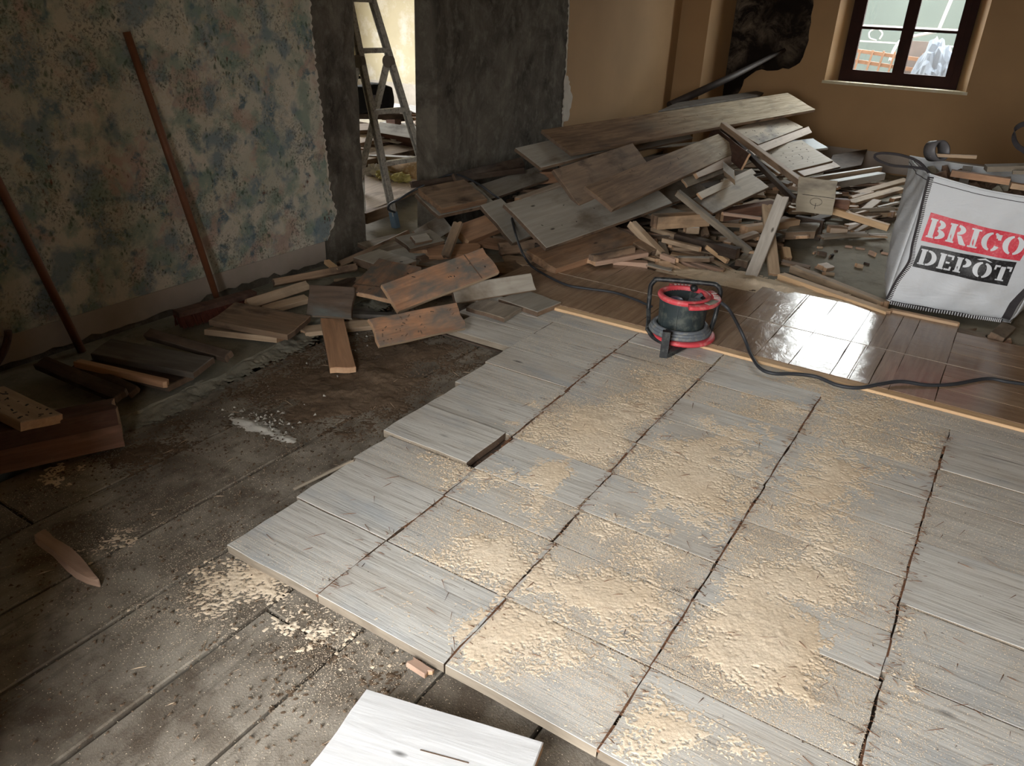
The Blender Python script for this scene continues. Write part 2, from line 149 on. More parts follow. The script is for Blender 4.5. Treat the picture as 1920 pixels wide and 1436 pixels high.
('splinter', 'whitewood', [-0.882, 7.565, 0.08], [0.317, 0.948, 0.0], [-0.948, 0.317, 0.0], 0.369, 0.03, 0.0, 0.02, 0.01, 'pale stick touching the side of the white bag', '', 'wood strip'),
('block', 'pinkwood', [-0.889, 7.581, 0.05], [0.998, -0.057, 0.0], [0.057, 0.998, -0.0], 0.135, 0.06, 0.0, 0.05, 0.01, 'brown wedge touching the side of the white bag', '', 'block'),
('plank', 'pinkpale', [-0.902, 7.238, 0.03], [0.295, 0.955, 0.041], [-0.955, 0.295, 0.0], 0.244, 0.07, 0.0, 0.02, 0.01, 'light offcut between the curved batten and the white bag', '', 'wood strip'),
('plank', 'pinktan', [-1.092, 6.638, 0.04], [0.881, 0.474, 0.0], [-0.474, 0.881, 0.0], 0.146, 0.12, 0.0, 0.05, 0.01, 'pinkish grey block right of the square panel foot', '', 'wood strip'),
('splinter', 'pinkpale', [-1.001, 6.931, 0.02], [0.463, 0.886, 0.0], [-0.886, 0.463, 0.0], 0.143, 0.05, 0.0, 0.02, 0.01, 'whitish chip below the curved yellow batten', '', 'wood strip'),
('plank', 'tan', [-0.916, 6.843, 0.0], [0.185, 0.982, 0.031], [-0.983, 0.185, 0.0], 0.321, 0.05, 0.0, 0.03, 0.01, 'short tan slat below the curved yellow batten', '', 'wood strip'),
('splinter', 'whitewood', [-1.138, 6.6, 0.0], [0.79, 0.613, 0.0], [-0.613, 0.79, 0.0], 0.579, 0.018, 0.0, 0.012, 0.01, 'long thin pale stick flat on the concrete', '', 'wood strip'),
('plank', 'doorpl', [-4.155, 4.475, 0.06], [-0.226, 0.974, 0.0], [-0.974, -0.226, 0.031], 1.0, 0.648, 1.14, 0.03, 0.006, 'pale pinkish board in the doorway beneath the ladder', '', 'plank'),
('plank', 'brown', [-4.087, 4.419, -0.01], [-0.11, 0.994, 0.0], [-0.068, -0.008, 0.998], 0.405, 0.083, 0.0, 0.05, 0.006, 'brown joist end across the threshold of the opening', '', 'joist'),
('joist', 'joisttop', [-5.629, 6.227, 0.32], [1.0, -0.018, 0.0], [0.014, 0.744, 0.668], 0.909, 0.136, 0.0, 0.16, 0.006, 'thick brown joist behind the ladder with a white dusty top', '', 'joist'),
('plank', 'doorpl', [-5.087, 5.408, 0.2], [-0.041, 0.999, 0.0], [-0.997, -0.041, 0.071], 1.406, 0.281, 0.33, 0.05, 0.006, 'pale double plank crossing behind the ladder rails', '', 'plank'),
('plank', 'doorpl', [-5.502, 6.729, 0.36], [0.996, -0.09, 0.0], [0.054, 0.598, 0.8], 0.454, 0.084, -0.0, 0.04, 0.006, 'pale plank at the right in the far room near the corner', '', 'plank'),
('plank', 'whitebd', [-6.368, 7.55, 0.36], [0.971, -0.24, 0.0], [0.228, 0.922, 0.313], 0.845, 0.152, -0.0, 0.03, 0.006, 'white plank on the far pile in the other room', '', 'plank'),
('plank', 'doorpl', [-5.713, 6.041, 0.34], [0.381, 0.925, 0.0], [-0.923, 0.38, 0.067], 0.208, 0.297, 0.155, 0.04, 0.006, 'pale plank end left of the ladder in the far room', '', 'plank'),
('plank', 'dark', [-6.505, 6.805, 0.36], [0.684, 0.729, 0.0], [-0.729, 0.684, 0.021], 0.712, 0.479, 0.061, 0.06, 0.006, 'dark board under the black tool bag', '', 'plank'),
('plank', 'doorpl', [-5.424, 5.726, 0.28], [-0.061, 0.998, 0.0], [-0.995, -0.061, 0.073], 0.34, 0.274, 0.359, 0.03, 0.006, 'broad pale plank behind the left ladder rail', '', 'plank'),
('plank', 'whitebd', [-6.845, 7.705, 0.3], [0.972, -0.234, 0.0], [0.18, 0.751, 0.635], 0.531, 0.141, 0.0, 0.03, 0.006, 'whitish plank behind the right ladder rail', '', 'plank'),
('plank', 'doorpl', [-5.138, 6.074, 0.12], [0.995, 0.103, 0.0], [-0.099, 0.959, 0.266], 0.515, 0.13, 0.0, 0.04, 0.006, 'low pale plank at the right behind the ladder', '', 'plank'),
]
CABLES={'out': [(-1.045, 3.696, 0.27), (-0.995, 3.693, 0.24), (-0.967, 3.817, 0.12), (-0.916, 3.813, 0.05), (-0.857, 3.729, 0.02), (-0.773, 3.607, 0.015), (-0.701, 3.585, 0.015), (-0.613, 3.645, 0.015), (-0.519, 3.679, 0.015), (-0.412, 3.645, 0.015), (-0.32, 3.667, 0.02), (-0.241, 3.751, 0.03), (-0.161, 3.848, 0.03), (-0.048, 3.909, 0.02), (0.059, 4.005, 0.02), (0.186, 4.175, 0.02), (0.277, 4.2, 0.02), (0.378, 4.233, 0.02), (0.5, 4.283, 0.02), (0.657, 4.43, 0.02), (0.841, 4.32, 0.02)], 'in': [(-1.547, 4.055, 0.02), (-1.681, 4.108, 0.02), (-1.837, 4.138, 0.02), (-1.998, 4.094, 0.02), (-2.118, 4.072, 0.02), (-2.263, 4.124, 0.02), (-2.407, 4.199, 0.02), (-2.465, 4.191, 0.05), (-2.466, 4.098, 0.14), (-2.589, 4.212, 0.19), (-2.766, 4.435, 0.22), (-2.923, 4.629, 0.25), (-3.085, 4.792, 0.26), (-3.142, 4.746, 0.31), (-3.222, 4.723, 0.36), (-3.362, 4.749, 0.39), (-3.507, 4.779, 0.4), (-3.589, 4.755, 0.38), (-3.605, 4.547, 0.35), (-3.582, 4.333, 0.33), (-3.607, 4.231, 0.29), (-3.678, 4.22, 0.25), (-3.721, 4.243, 0.2), (-3.73, 4.324, 0.16)]}
SAWDUST={'top': [([(-1.094, 3.543), (-1.134, 3.369), (-1.136, 3.008), (-1.167, 2.763), (-1.28, 2.678), (-1.257, 2.494), (-1.089, 2.409), (-1.087, 2.676), (-1.055, 3.003), (-1.019, 3.344)], 1.0), ([(-1.209, 2.642), (-1.236, 2.455), (-1.257, 2.236), (-1.149, 2.003), (-1.103, 1.842), (-0.984, 1.82), (-1.016, 2.1), (-1.053, 2.386), (-1.115, 2.656)], 0.95), ([(-1.557, 2.383), (-1.497, 2.456), (-1.301, 2.573), (-1.191, 2.488), (-1.342, 2.377), (-1.478, 2.385)], 0.85), ([(-1.475, 1.991), (-1.416, 2.119), (-1.277, 2.27), (-1.137, 2.277), (-1.138, 2.117), (-1.346, 1.965)], 0.7), ([(-0.949, 2.779), (-0.838, 3.135), (-0.483, 3.537), (-0.459, 3.144), (-0.481, 2.664), (-0.488, 2.361), (-0.524, 2.185), (-0.8, 2.136), (-0.968, 2.263)], 0.62), ([(-0.986, 2.868), (-0.867, 3.145), (-0.694, 3.148), (-0.56, 3.012), (-0.554, 2.565), (-0.863, 2.576)], 0.6), ([(-0.395, 3.468), (-0.23, 3.728), (-0.038, 3.673), (-0.05, 3.124), (-0.074, 2.66), (-0.029, 2.209), (-0.196, 2.091), (-0.437, 2.321), (-0.438, 2.889)], 0.62), ([(-0.436, 1.892), (-0.418, 2.261), (-0.142, 2.286), (0.008, 2.177), (0.028, 1.745), (0.007, 1.59), (-0.207, 1.582), (-0.439, 1.565)], 0.72), ([(-0.428, 1.483), (-0.271, 1.559), (-0.092, 1.467), (-0.061, 1.4), (-0.415, 1.158), (-0.439, 1.265)], 0.85), ([(-0.996, 1.44), (-0.911, 1.542), (-0.736, 1.623), (-0.559, 1.615), (-0.5, 1.558), (-0.65, 1.373), (-0.831, 1.258), (-0.93, 1.212)], 0.82), ([(-1.252, 1.344), (-1.132, 1.518), (-1.067, 1.418), (-1.063, 1.274), (-1.156, 1.222)], 0.7), ([(-0.963, 1.67), (-0.822, 1.818), (-0.577, 1.851), (-0.49, 1.854), (-0.516, 1.595), (-0.741, 1.566), (-0.904, 1.561)], 0.8), ([(-1.193, 1.57), (-1.158, 1.73), (-1.136, 1.893), (-0.998, 1.844), (-0.942, 1.684), (-0.963, 1.593), (-1.057, 1.526)], 0.75), ([(-0.969, 2.014), (-0.985, 2.296), (-0.539, 2.174), (-0.458, 2.269), (-0.477, 1.863), (-0.656, 1.825), (-0.912, 1.837)], 0.6), ([(-0.642, 3.669), (-0.412, 3.661), (-0.366, 3.557), (-0.463, 3.45), (-0.566, 3.473)], 0.7)], 'low': [([(-1.77, 1.003), (-1.769, 1.138), (-1.778, 1.228), (-1.627, 1.271), (-1.536, 1.242), (-1.58, 1.123), (-1.599, 1.041), (-1.715, 1.0)], 0.8), ([(-1.429, 1.174), (-1.365, 1.219), (-1.242, 1.225), (-1.111, 1.191), (-1.194, 1.109), (-1.337, 1.107)], 0.85), ([(-2.251, 0.991), (-2.231, 1.131), (-2.183, 1.241), (-2.119, 1.175), (-2.09, 1.038), (-2.147, 0.964)], 0.55), ([(-2.726, 1.073), (-2.718, 1.167), (-2.664, 1.207), (-2.616, 1.11), (-2.627, 1.039)], 0.6), ([(-2.152, 1.537), (-2.336, 1.854), (-2.265, 1.907), (-2.084, 1.632)], 0.3), ([(-1.517, 1.349), (-1.592, 1.328), (-1.786, 1.256), (-1.654, 1.251)], 0.3)]}
CHUNK=((-2.353, 0.918, -0.05), (-1.984, 0.895, -0.05))
LOOPS=[[(-0.369, 5.12, 0.778), (-0.392, 5.14, 0.805), (-0.457, 5.16, 0.851), (-0.557, 5.18, 0.872), (-0.663, 5.2, 0.868), (-0.706, 5.22, 0.847), (-0.685, 5.24, 0.819), (-0.604, 5.26, 0.796), (-0.508, 5.28, 0.797), (-0.421, 5.3, 0.79), (-0.375, 5.32, 0.75)], [(0.34, 5.74, 0.74), (0.186, 5.75, 0.804), (0.061, 5.75, 0.895), (0.005, 5.75, 0.926), (-0.028, 5.75, 0.972), (-0.03, 5.75, 1.028), (0.014, 5.75, 1.057), (0.114, 5.75, 1.044), (0.36, 5.76, 1.0), (0.385, 5.76, 0.88), (0.39, 5.75, 0.74)]]
PIPE=(-0.393, 5.38, 0.893)
# ================================================= helpers
def lin(r, g, b):
    f = lambda c: (c/255.0/12.92) if c <= 10 else ((c/255.0+0.055)/1.055)**2.4
    return (f(r), f(g), f(b), 1)
def mat_new(name):
    m = bpy.data.materials.new(name); m.use_nodes = True
    t = m.node_tree; return m, t, t.nodes['Principled BSDF']
def N(t, kind, **kw):
    n = t.nodes.new(kind)
    for k, v in kw.items():
        if k in n.inputs: n.inputs[k].default_value = v
        else: setattr(n, k, v)
    return n
def mixc(t, fac, a, b, mode='MIX'):
    n = t.nodes.new('ShaderNodeMix'); n.data_type = 'RGBA'; n.blend_type = mode
    if isinstance(fac, (int, float)): n.inputs[0].default_value = fac
    else: t.links.new(fac, n.inputs[0])
    for i, v in ((6, a), (7, b)):
        if isinstance(v, tuple): n.inputs[i].default_value = v
        else: t.links.new(v, n.inputs[i])
    return n.outputs[2]
def ramp(t, fac, p0, p1, c0=(0, 0, 0, 1), c1=(1, 1, 1, 1)):
    n = t.nodes.new('ShaderNodeValToRGB'); e = n.color_ramp.elements
    e[0].position = p0; e[1].position = p1; e[0].color = c0; e[1].color = c1
    t.links.new(fac, n.inputs[0]); return n.outputs[0]
def coords(t, scale, rand=True, kind='Object'):
    tc = t.nodes.new('ShaderNodeTexCoord'); mp = t.nodes.new('ShaderNodeMapping'); mp.inputs['Scale'].default_value = scale
    t.links.new(tc.outputs[kind], mp.inputs[0])
    if not rand: return mp.outputs[0]
    oi = t.nodes.new('ShaderNodeObjectInfo'); ml = t.nodes.new('ShaderNodeMath'); ml.operation = 'MULTIPLY'; ml.inputs[1].default_value = 61.0
    t.links.new(oi.outputs['Random'], ml.inputs[0])
    ad = t.nodes.new('ShaderNodeVectorMath'); ad.operation = 'ADD'
    t.links.new(mp.outputs[0], ad.inputs[0]); t.links.new(ml.outputs[0], ad.inputs[1]); return ad.outputs[0]
def noise(t, vec, scale, detail=4, rough=.55, dist=0.0):
    n = N(t, 'ShaderNodeTexNoise', Scale=scale, Detail=detail, Roughness=rough, Distortion=dist)
    t.links.new(vec, n.inputs['Vector']); return n.outputs['Fac']
def bump(t, bs, h, strength=.4, dist=.004):
    b = N(t, 'ShaderNodeBump', Strength=strength, Distance=dist); t.links.new(h, b.inputs['Height']); t.links.new(b.outputs[0], bs.inputs['Normal']); return b
def wood(name, base, dark, stain=None, stain_amt=.5, rough=.75, grain=.55, dust=0.0, knots=True, cell=1.6, bmp=.35):
    """raw or painted timber; grain runs along the object's X axis"""
    m, t, b = mat_new(name)
    v = coords(t, (1.3, 16, 16)); vb = coords(t, (1, 1.8, 1.8))
    g = noise(t, v, 2.2, 6, .62, .6)
    gr = ramp(t, g, .38, .66)
    c = mixc(t, gr, dark, base)
    c = mixc(t, 1-grain, c, base)
    oi = t.nodes.new('ShaderNodeObjectInfo')
    hs = N(t, 'ShaderNodeHueSaturation'); 
    mr = N(t, 'ShaderNodeMapRange'); mr.inputs[3].default_value = .82; mr.inputs[4].default_value = 1.15
    t.links.new(oi.outputs['Random'], mr.inputs[0]); t.links.new(mr.outputs[0], hs.inputs['Value'])
    if stain:
        s = noise(t, vb, cell, 5, .6, .3); c = mixc(t, ramp(t, s, .62-stain_amt*.28, .72-stain_amt*.1), c, stain)
    if knots:
        vo = N(t, 'ShaderNodeTexVoronoi', Scale=2.4); vo.inputs['Randomness'].default_value = 1
        vk = coords(t, (1.1, 2.6, 2.6)); t.links.new(vk, vo.inputs['Vector'])
        c = mixc(t, ramp(t, vo.outputs['Distance'], .03, .07, (1, 1, 1, 1), (0, 0, 0, 1)), c, tuple(x*.35 for x in dark[:3])+(1,))
    if dust:
        d = noise(t, vb, 3.1, 6, .7); c = mixc(t, ramp(t, d, .45, .75, (0, 0, 0, 1), (dust,)*3+(1,)), c, lin(168, 154, 132))
    hs.inputs['Saturation'].default_value = .80
    t.links.new(c, hs.inputs['Color']); t.links.new(hs.outputs[0], b.inputs['Base Color'])
    b.inputs['Roughness'].default_value = rough; b.inputs['Specular IOR Level'].default_value = .3
    bump(t, b, g, bmp, .003); return m
def plain(name, col, rough=.6, metal=0, var=.12, scale=8, dirt=None, bmp=.15, spec=.5):
    m, t, b = mat_new(name); v = coords(t, (1, 1, 1)); f = noise(t, v, scale, 5, .6)
    c = mixc(t, ramp(t, f, .35, .7), tuple(max(0, x*(1-var)) for x in col[:3])+(1,), tuple(min(1, x*(1+var)) for x in col[:3])+(1,))
    if dirt: c = mixc(t, ramp(t, noise(t, v, scale*2.3, 6, .7), .5, .68), c, dirt)
    t.links.new(c, b.inputs['Base Color']); b.inputs['Roughness'].default_value = rough; b.inputs['Metallic'].default_value = metal
    b.inputs['Specular IOR Level'].default_value = spec
    if bmp: bump(t, b, f, bmp, .003)
    return m
L = lin
M = {
 'grey': wood('grey_painted_wood', L(164,157,143), L(128,118,102), L(104,88,68), .35, .6, .45, .25),
 'greydark': wood('dark_grey_wood', L(112,104,94), L(74,66,58), L(58,48,38), .4, .7, .6, .2),
 'greytan': wood('greyish_tan_wood', L(150,136,114), L(104,88,70), L(90,76,58), .4, .8, .6, .3),
 'brown': wood('raw_brown_wood', L(152,120,86), L(108,80,54), L(74,54,38), .38, .8, .6, .2, cell=3.5),
 'brownlit': wood('golden_brown_wood', L(158,114,70), L(96,66,40), L(84,70,54), .5, .75, .6, .2),  # golden brown is the bare wood's own colour
 'brownside': wood('joist_brown_wood', L(104,62,38), L(62,36,22), None, 0, .8, .6, .1, knots=False),
 'top': wood('old_plank_wood', L(150,124,96), L(92,68,48), L(66,48,34), .45, .75, .55, .3, cell=2.2),
 'dark': wood('dark_brown_wood', L(84,64,48), L(48,35,26), L(34,26,20), .4, .8, .6, .2),
 'darkst': wood('dark_stained_wood', L(96,76,58), L(50,38,30), L(92,96,92), .35, .8, .6, .1),
 'darkred': wood('dark_red_wood', L(96,58,40), L(54,32,24), None, 0, .8, .6, .15, knots=False),
 'redwood': wood('reddish_wood', L(142,92,62), L(92,54,36), L(62,42,30), .3, .75, .6, .15),
 'tan': wood('tan_wood', L(188,158,120), L(138,108,76), L(98,78,56), .35, .75, .55, .25, knots=False),
 'freshtan': wood('fresh_tan_wood', L(198,158,110), L(154,114,74), L(120,98,74), .3, .7, .5, .2, knots=False),
 'fresh': wood('fresh_yellow_wood', L(214,172,112), L(176,128,74), None, 0, .7, .5, .1, knots=False),
 'orange': wood('orange_wood', L(184,130,78), L(126,84,50), L(92,72,54), .3, .7, .5, .1),
 'orangest': wood('orange_stained_wood', L(184,124,70), L(118,78,46), L(104,100,92), .85, .7, .7, .1, cell=5.0),
 'pale': wood('pale_weathered_wood', L(208,192,164), L(164,144,116), L(118,112,106), .4, .65, .5, .15),
 'palebr': wood('pale_brown_wood', L(176,142,104), L(126,96,68), L(88,66,48), .3, .75, .5, .1),
 'pinkpale': wood('pinkish_pale_wood', L(206,184,160), L(168,142,118), L(150,124,104), .3, .65, .5, .1, knots=False),
 'pinktan': wood('pinkish_tan_wood', L(188,162,134), L(148,120,94), L(128,108,86), .3, .7, .5, .2, knots=False),
 'pinkwood': wood('pinkish_wood', L(186,146,116), L(140,102,76), L(112,86,64), .3, .75, .5, .2, knots=False),
 'bluepale': wood('blue_white_painted_wood', L(188,196,198), L(160,166,166), L(120,116,108), .25, .55, .3, .1, knots=False),
 'white': wood('white_painted_wood', L(222,220,214), L(196,192,184), L(160,150,136), .2, .5, .25, .05, knots=False),
 'greyrail': wood('grey_painted_rail', L(176,176,172), L(140,140,136), L(112,106,98), .3, .55, .25, .1, knots=False),
 'whitewood': wood('whitish_wood', L(206,198,186), L(160,148,132), L(146,130,112), .35, .65, .5, .1),
 'plyw': wood('pale_panel_wood', L(196,182,154), L(162,144,116), L(132,122,108), .35, .7, .4, .1),
 'doorpl': wood('dusty_pink_wood', L(222,204,186), L(170,146,126), L(150,130,112), .3, .7, .5, .2),
 'whitebd': wood('whitewashed_board', L(238,238,236), L(196,194,190), L(150,148,146), .35, .6, .5, .0),
 'fluff': wood('splintered_wood', L(170,116,66), L(104,66,38), None, 0, .9, .7, .2, knots=False, bmp=1.0),
 'endgrain': wood('sawn_end_grain', L(196,150,100), L(150,106,64), L(110,84,60), .3, .8, .5, 0, knots=False),
 'enddark': wood('old_end_grain', L(112,86,62), L(72,54,38), None, 0, .85, .5, .1, knots=False),
}
# whitish worn floor
def floor_mat():
    m, t, b = mat_new('worn_grey_floorboard')
    v = coords(t, (1.0, 20, 20)); vb = coords(t, (.8, 2.2, 2)); vw = coords(t, (1, 1, 1), False, 'Generated')
    g = noise(t, v, 2.2, 7, .66, .7); fine = noise(t, coords(t, (3, 60, 40)), 2.0, 4, .7)
    c = mixc(t, ramp(t, g, .30, .52), L(168,162,152), L(204,201,193))
    c = mixc(t, ramp(t, fine, .34, .41, (.6, .6, .6, 1), (0, 0, 0, 1)), c, L(126,114,100))
    s = noise(t, vb, 1.5, 5, .6, .4); c = mixc(t, ramp(t, s, .50, .74, (0, 0, 0, 1), (.65,)*3+(1,)), c, L(166,154,138))
    s2 = noise(t, vb, 2.9, 5, .6, .2); c = mixc(t, ramp(t, s2, .55, .75, (0, 0, 0, 1), (.7,)*3+(1,)), c, L(160,167,172))
    ck = noise(t, coords(t, (.35, 26, 10)), 3.0, 3, .5, .3); gt = N(t, 'ShaderNodeMath', operation='MULTIPLY'); t.links.new(ramp(t, ck, .31, .345, (1, 1, 1, 1), (0, 0, 0, 1)), gt.inputs[0]); t.links.new(ramp(t, noise(t, vb, 1.3, 2), .5, .6), gt.inputs[1]); c = mixc(t, gt.outputs[0], c, L(84,74,64))
    vo = N(t, 'ShaderNodeTexVoronoi', Scale=2.0); t.links.new(coords(t, (1.2, 3.2, 3)), vo.inputs['Vector'])
    c = mixc(t, ramp(t, vo.outputs['Distance'], .02, .09, (1, 1, 1, 1), (0, 0, 0, 1)), c, L(92,88,86))
    sp = noise(t, coords(t, (1, 1, 1)), 55, 3, .6); c = mixc(t, ramp(t, sp, .70, .76), c, L(84,70,58))
    t.links.new(c, b.inputs['Base Color'])
    rr = N(t, 'ShaderNodeMapRange'); rr.inputs[3].default_value = .42; rr.inputs[4].default_value = .7; t.links.new(s, rr.inputs[0]); t.links.new(rr.outputs[0], b.inputs['Roughness'])
    ad = N(t, 'ShaderNodeMath', operation='ADD'); t.links.new(g, ad.inputs[0]); t.links.new(fine, ad.inputs[1])
    bump(t, b, ad.outputs[0], .5, .0025); return m
M['floorwhite'] = floor_mat()
def dusty_mat(name, c0, c1, c2, sc1=2.0, grain=True):
    m, t, b = mat_new(name)
    vb = coords(t, (1, 1, 1)); a = noise(t, vb, sc1, 6, .62, .4); d = noise(t, vb, 9, 7, .7); fine = noise(t, vb, 160, 3, .7)
    c = mixc(t, ramp(t, a, .35, .68), c0, c1)
    c = mixc(t, ramp(t, d, .52, .72, (0, 0, 0, 1), (.8,)*3+(1,)), c, c2)
    c = mixc(t, ramp(t, fine, .60, .72, (0, 0, 0, 1), (.45,)*3+(1,)), c, L(186,168,138))
    if grain:
        gr = noise(t, coords(t, (1.0, 18, 18)), 2, 5, .6, .5); c = mixc(t, ramp(t, gr, .30, .45, (.5, .5, .5, 1), (0, 0, 0, 1)), c, tuple(x*.5 for x in c0[:3])+(1,))
    t.links.new(c, b.inputs['Base Color']); b.inputs['Roughness'].default_value = .82; b.inputs['Specular IOR Level'].default_value = .25
    ad = N(t, 'ShaderNodeMath', operation='ADD'); t.links.new(d, ad.inputs[0]); t.links.new(fine, ad.inputs[1]); bump(t, b, ad.outputs[0], .5, .004); return m
def granular_mat(name, c0, c1, c2):
    m, t, b = mat_new(name); v = coords(t, (1, 1, 1), False); a = noise(t, v, 3.0, 5, .6, .4); f1 = noise(t, v, 230, 3, .8); f2 = noise(t, v, 60, 4, .8)
    c = mixc(t, ramp(t, a, .35, .65), c0, c1); c = mixc(t, ramp(t, f1, .50, .66, (0, 0, 0, 1), (.8,)*3+(1,)), c, c2); c = mixc(t, ramp(t, f2, .58, .72, (0, 0, 0, 1), (.5,)*3+(1,)), c, c2)
    t.links.new(c, b.inputs['Base Color']); b.inputs['Roughness'].default_value = .95; b.inputs['Specular IOR Level'].default_value = .15
    ad = N(t, 'ShaderNodeMath', operation='ADD'); t.links.new(f1, ad.inputs[0]); t.links.new(f2, ad.inputs[1]); bump(t, b, ad.outputs[0], .5, .002); return m
M['underfloor'] = dusty_mat('dusty_underfloor', L(96,86,74), L(158,150,136), L(72,58,46), 3.2)
M['dirt'] = granular_mat('brown_dirt', L(92,76,60), L(120,102,84), L(62,48,36))
M['concrete'] = dusty_mat('dusty_concrete', L(134,128,112), L(162,154,136), L(110,98,82), 2.4, False)
M['ledge'] = dusty_mat('pale_green_concrete', L(112,110,98), L(140,136,122), L(80,72,60), 5.0, False)
def cement_mat():
    m, t, b = mat_new('bare_dark_cement'); v = coords(t, (1, 1, .8), False); a = noise(t, v, 2.6, 8, .7, .8); d = noise(t, v, 11, 7, .7)
    c = mixc(t, ramp(t, a, .32, .66), L(54,48,42), L(112,106,96)); c = mixc(t, ramp(t, d, .5, .75, (0, 0, 0, 1), (.75,)*3+(1,)), c, L(132,128,116))
    sp = N(t, 'ShaderNodeSeparateXYZ'); t.links.new(coords(t, (1, 1, 1), False), sp.inputs[0])
    st = noise(t, coords(t, (6, 9, .6), False), 1.5, 5, .6); c = mixc(t, ramp(t, st, .56, .72, (0, 0, 0, 1), (.45,)*3+(1,)), c, L(60,54,48))
    t.links.new(c, b.inputs['Base Color']); b.inputs['Roughness'].default_value = .9; b.inputs['Specular IOR Level'].default_value = .2
    ad = N(t, 'ShaderNodeMath', operation='ADD'); t.links.new(d, ad.inputs[0]); t.links.new(a, ad.inputs[1]); bump(t, b, ad.outputs[0], .8, .02); return m
def endlit_mat():  # brown plank; its pale end is mostly window light painted into the colour
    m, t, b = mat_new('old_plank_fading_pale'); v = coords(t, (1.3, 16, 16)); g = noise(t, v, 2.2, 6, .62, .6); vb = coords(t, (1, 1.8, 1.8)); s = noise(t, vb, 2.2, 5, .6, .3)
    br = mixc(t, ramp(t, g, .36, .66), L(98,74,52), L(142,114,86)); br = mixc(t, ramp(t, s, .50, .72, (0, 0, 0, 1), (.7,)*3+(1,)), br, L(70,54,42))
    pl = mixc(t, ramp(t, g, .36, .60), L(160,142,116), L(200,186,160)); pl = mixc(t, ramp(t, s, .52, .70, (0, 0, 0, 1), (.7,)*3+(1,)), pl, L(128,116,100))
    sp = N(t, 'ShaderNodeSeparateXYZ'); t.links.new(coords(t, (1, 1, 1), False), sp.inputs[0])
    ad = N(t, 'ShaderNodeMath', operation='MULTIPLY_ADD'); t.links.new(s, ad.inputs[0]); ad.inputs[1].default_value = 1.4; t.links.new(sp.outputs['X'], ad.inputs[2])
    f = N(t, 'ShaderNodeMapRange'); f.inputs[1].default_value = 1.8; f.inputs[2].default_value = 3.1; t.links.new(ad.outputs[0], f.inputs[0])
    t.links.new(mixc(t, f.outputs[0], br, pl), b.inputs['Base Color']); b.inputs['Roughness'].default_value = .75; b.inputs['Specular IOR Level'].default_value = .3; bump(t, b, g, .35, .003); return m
M['top'] = endlit_mat()
M['cement'] = cement_mat()
def soot_mat():
    m, t, b = mat_new('sooty_rough_masonry'); v = coords(t, (1, 1, 1), False); vo = N(t, 'ShaderNodeTexVoronoi', Scale=14.0); t.links.new(v, vo.inputs['Vector'])
    a = noise(t, v, 5, 8, .75, .6); c = mixc(t, ramp(t, a, .42, .64), L(38,31,26), L(118,104,88)); c = mixc(t, ramp(t, noise(t, v, 1.7, 4), .42, .6, (1, 1, 1, 1), (0, 0, 0, 1)), c, L(34,27,22))
    t.links.new(c, b.inputs['Base Color']); b.inputs['Roughness'].default_value = .95; b.inputs['Specular IOR Level'].default_value = .1; bump(t, b, a, 1.0, .05); return m
M['soot'] = soot_mat()
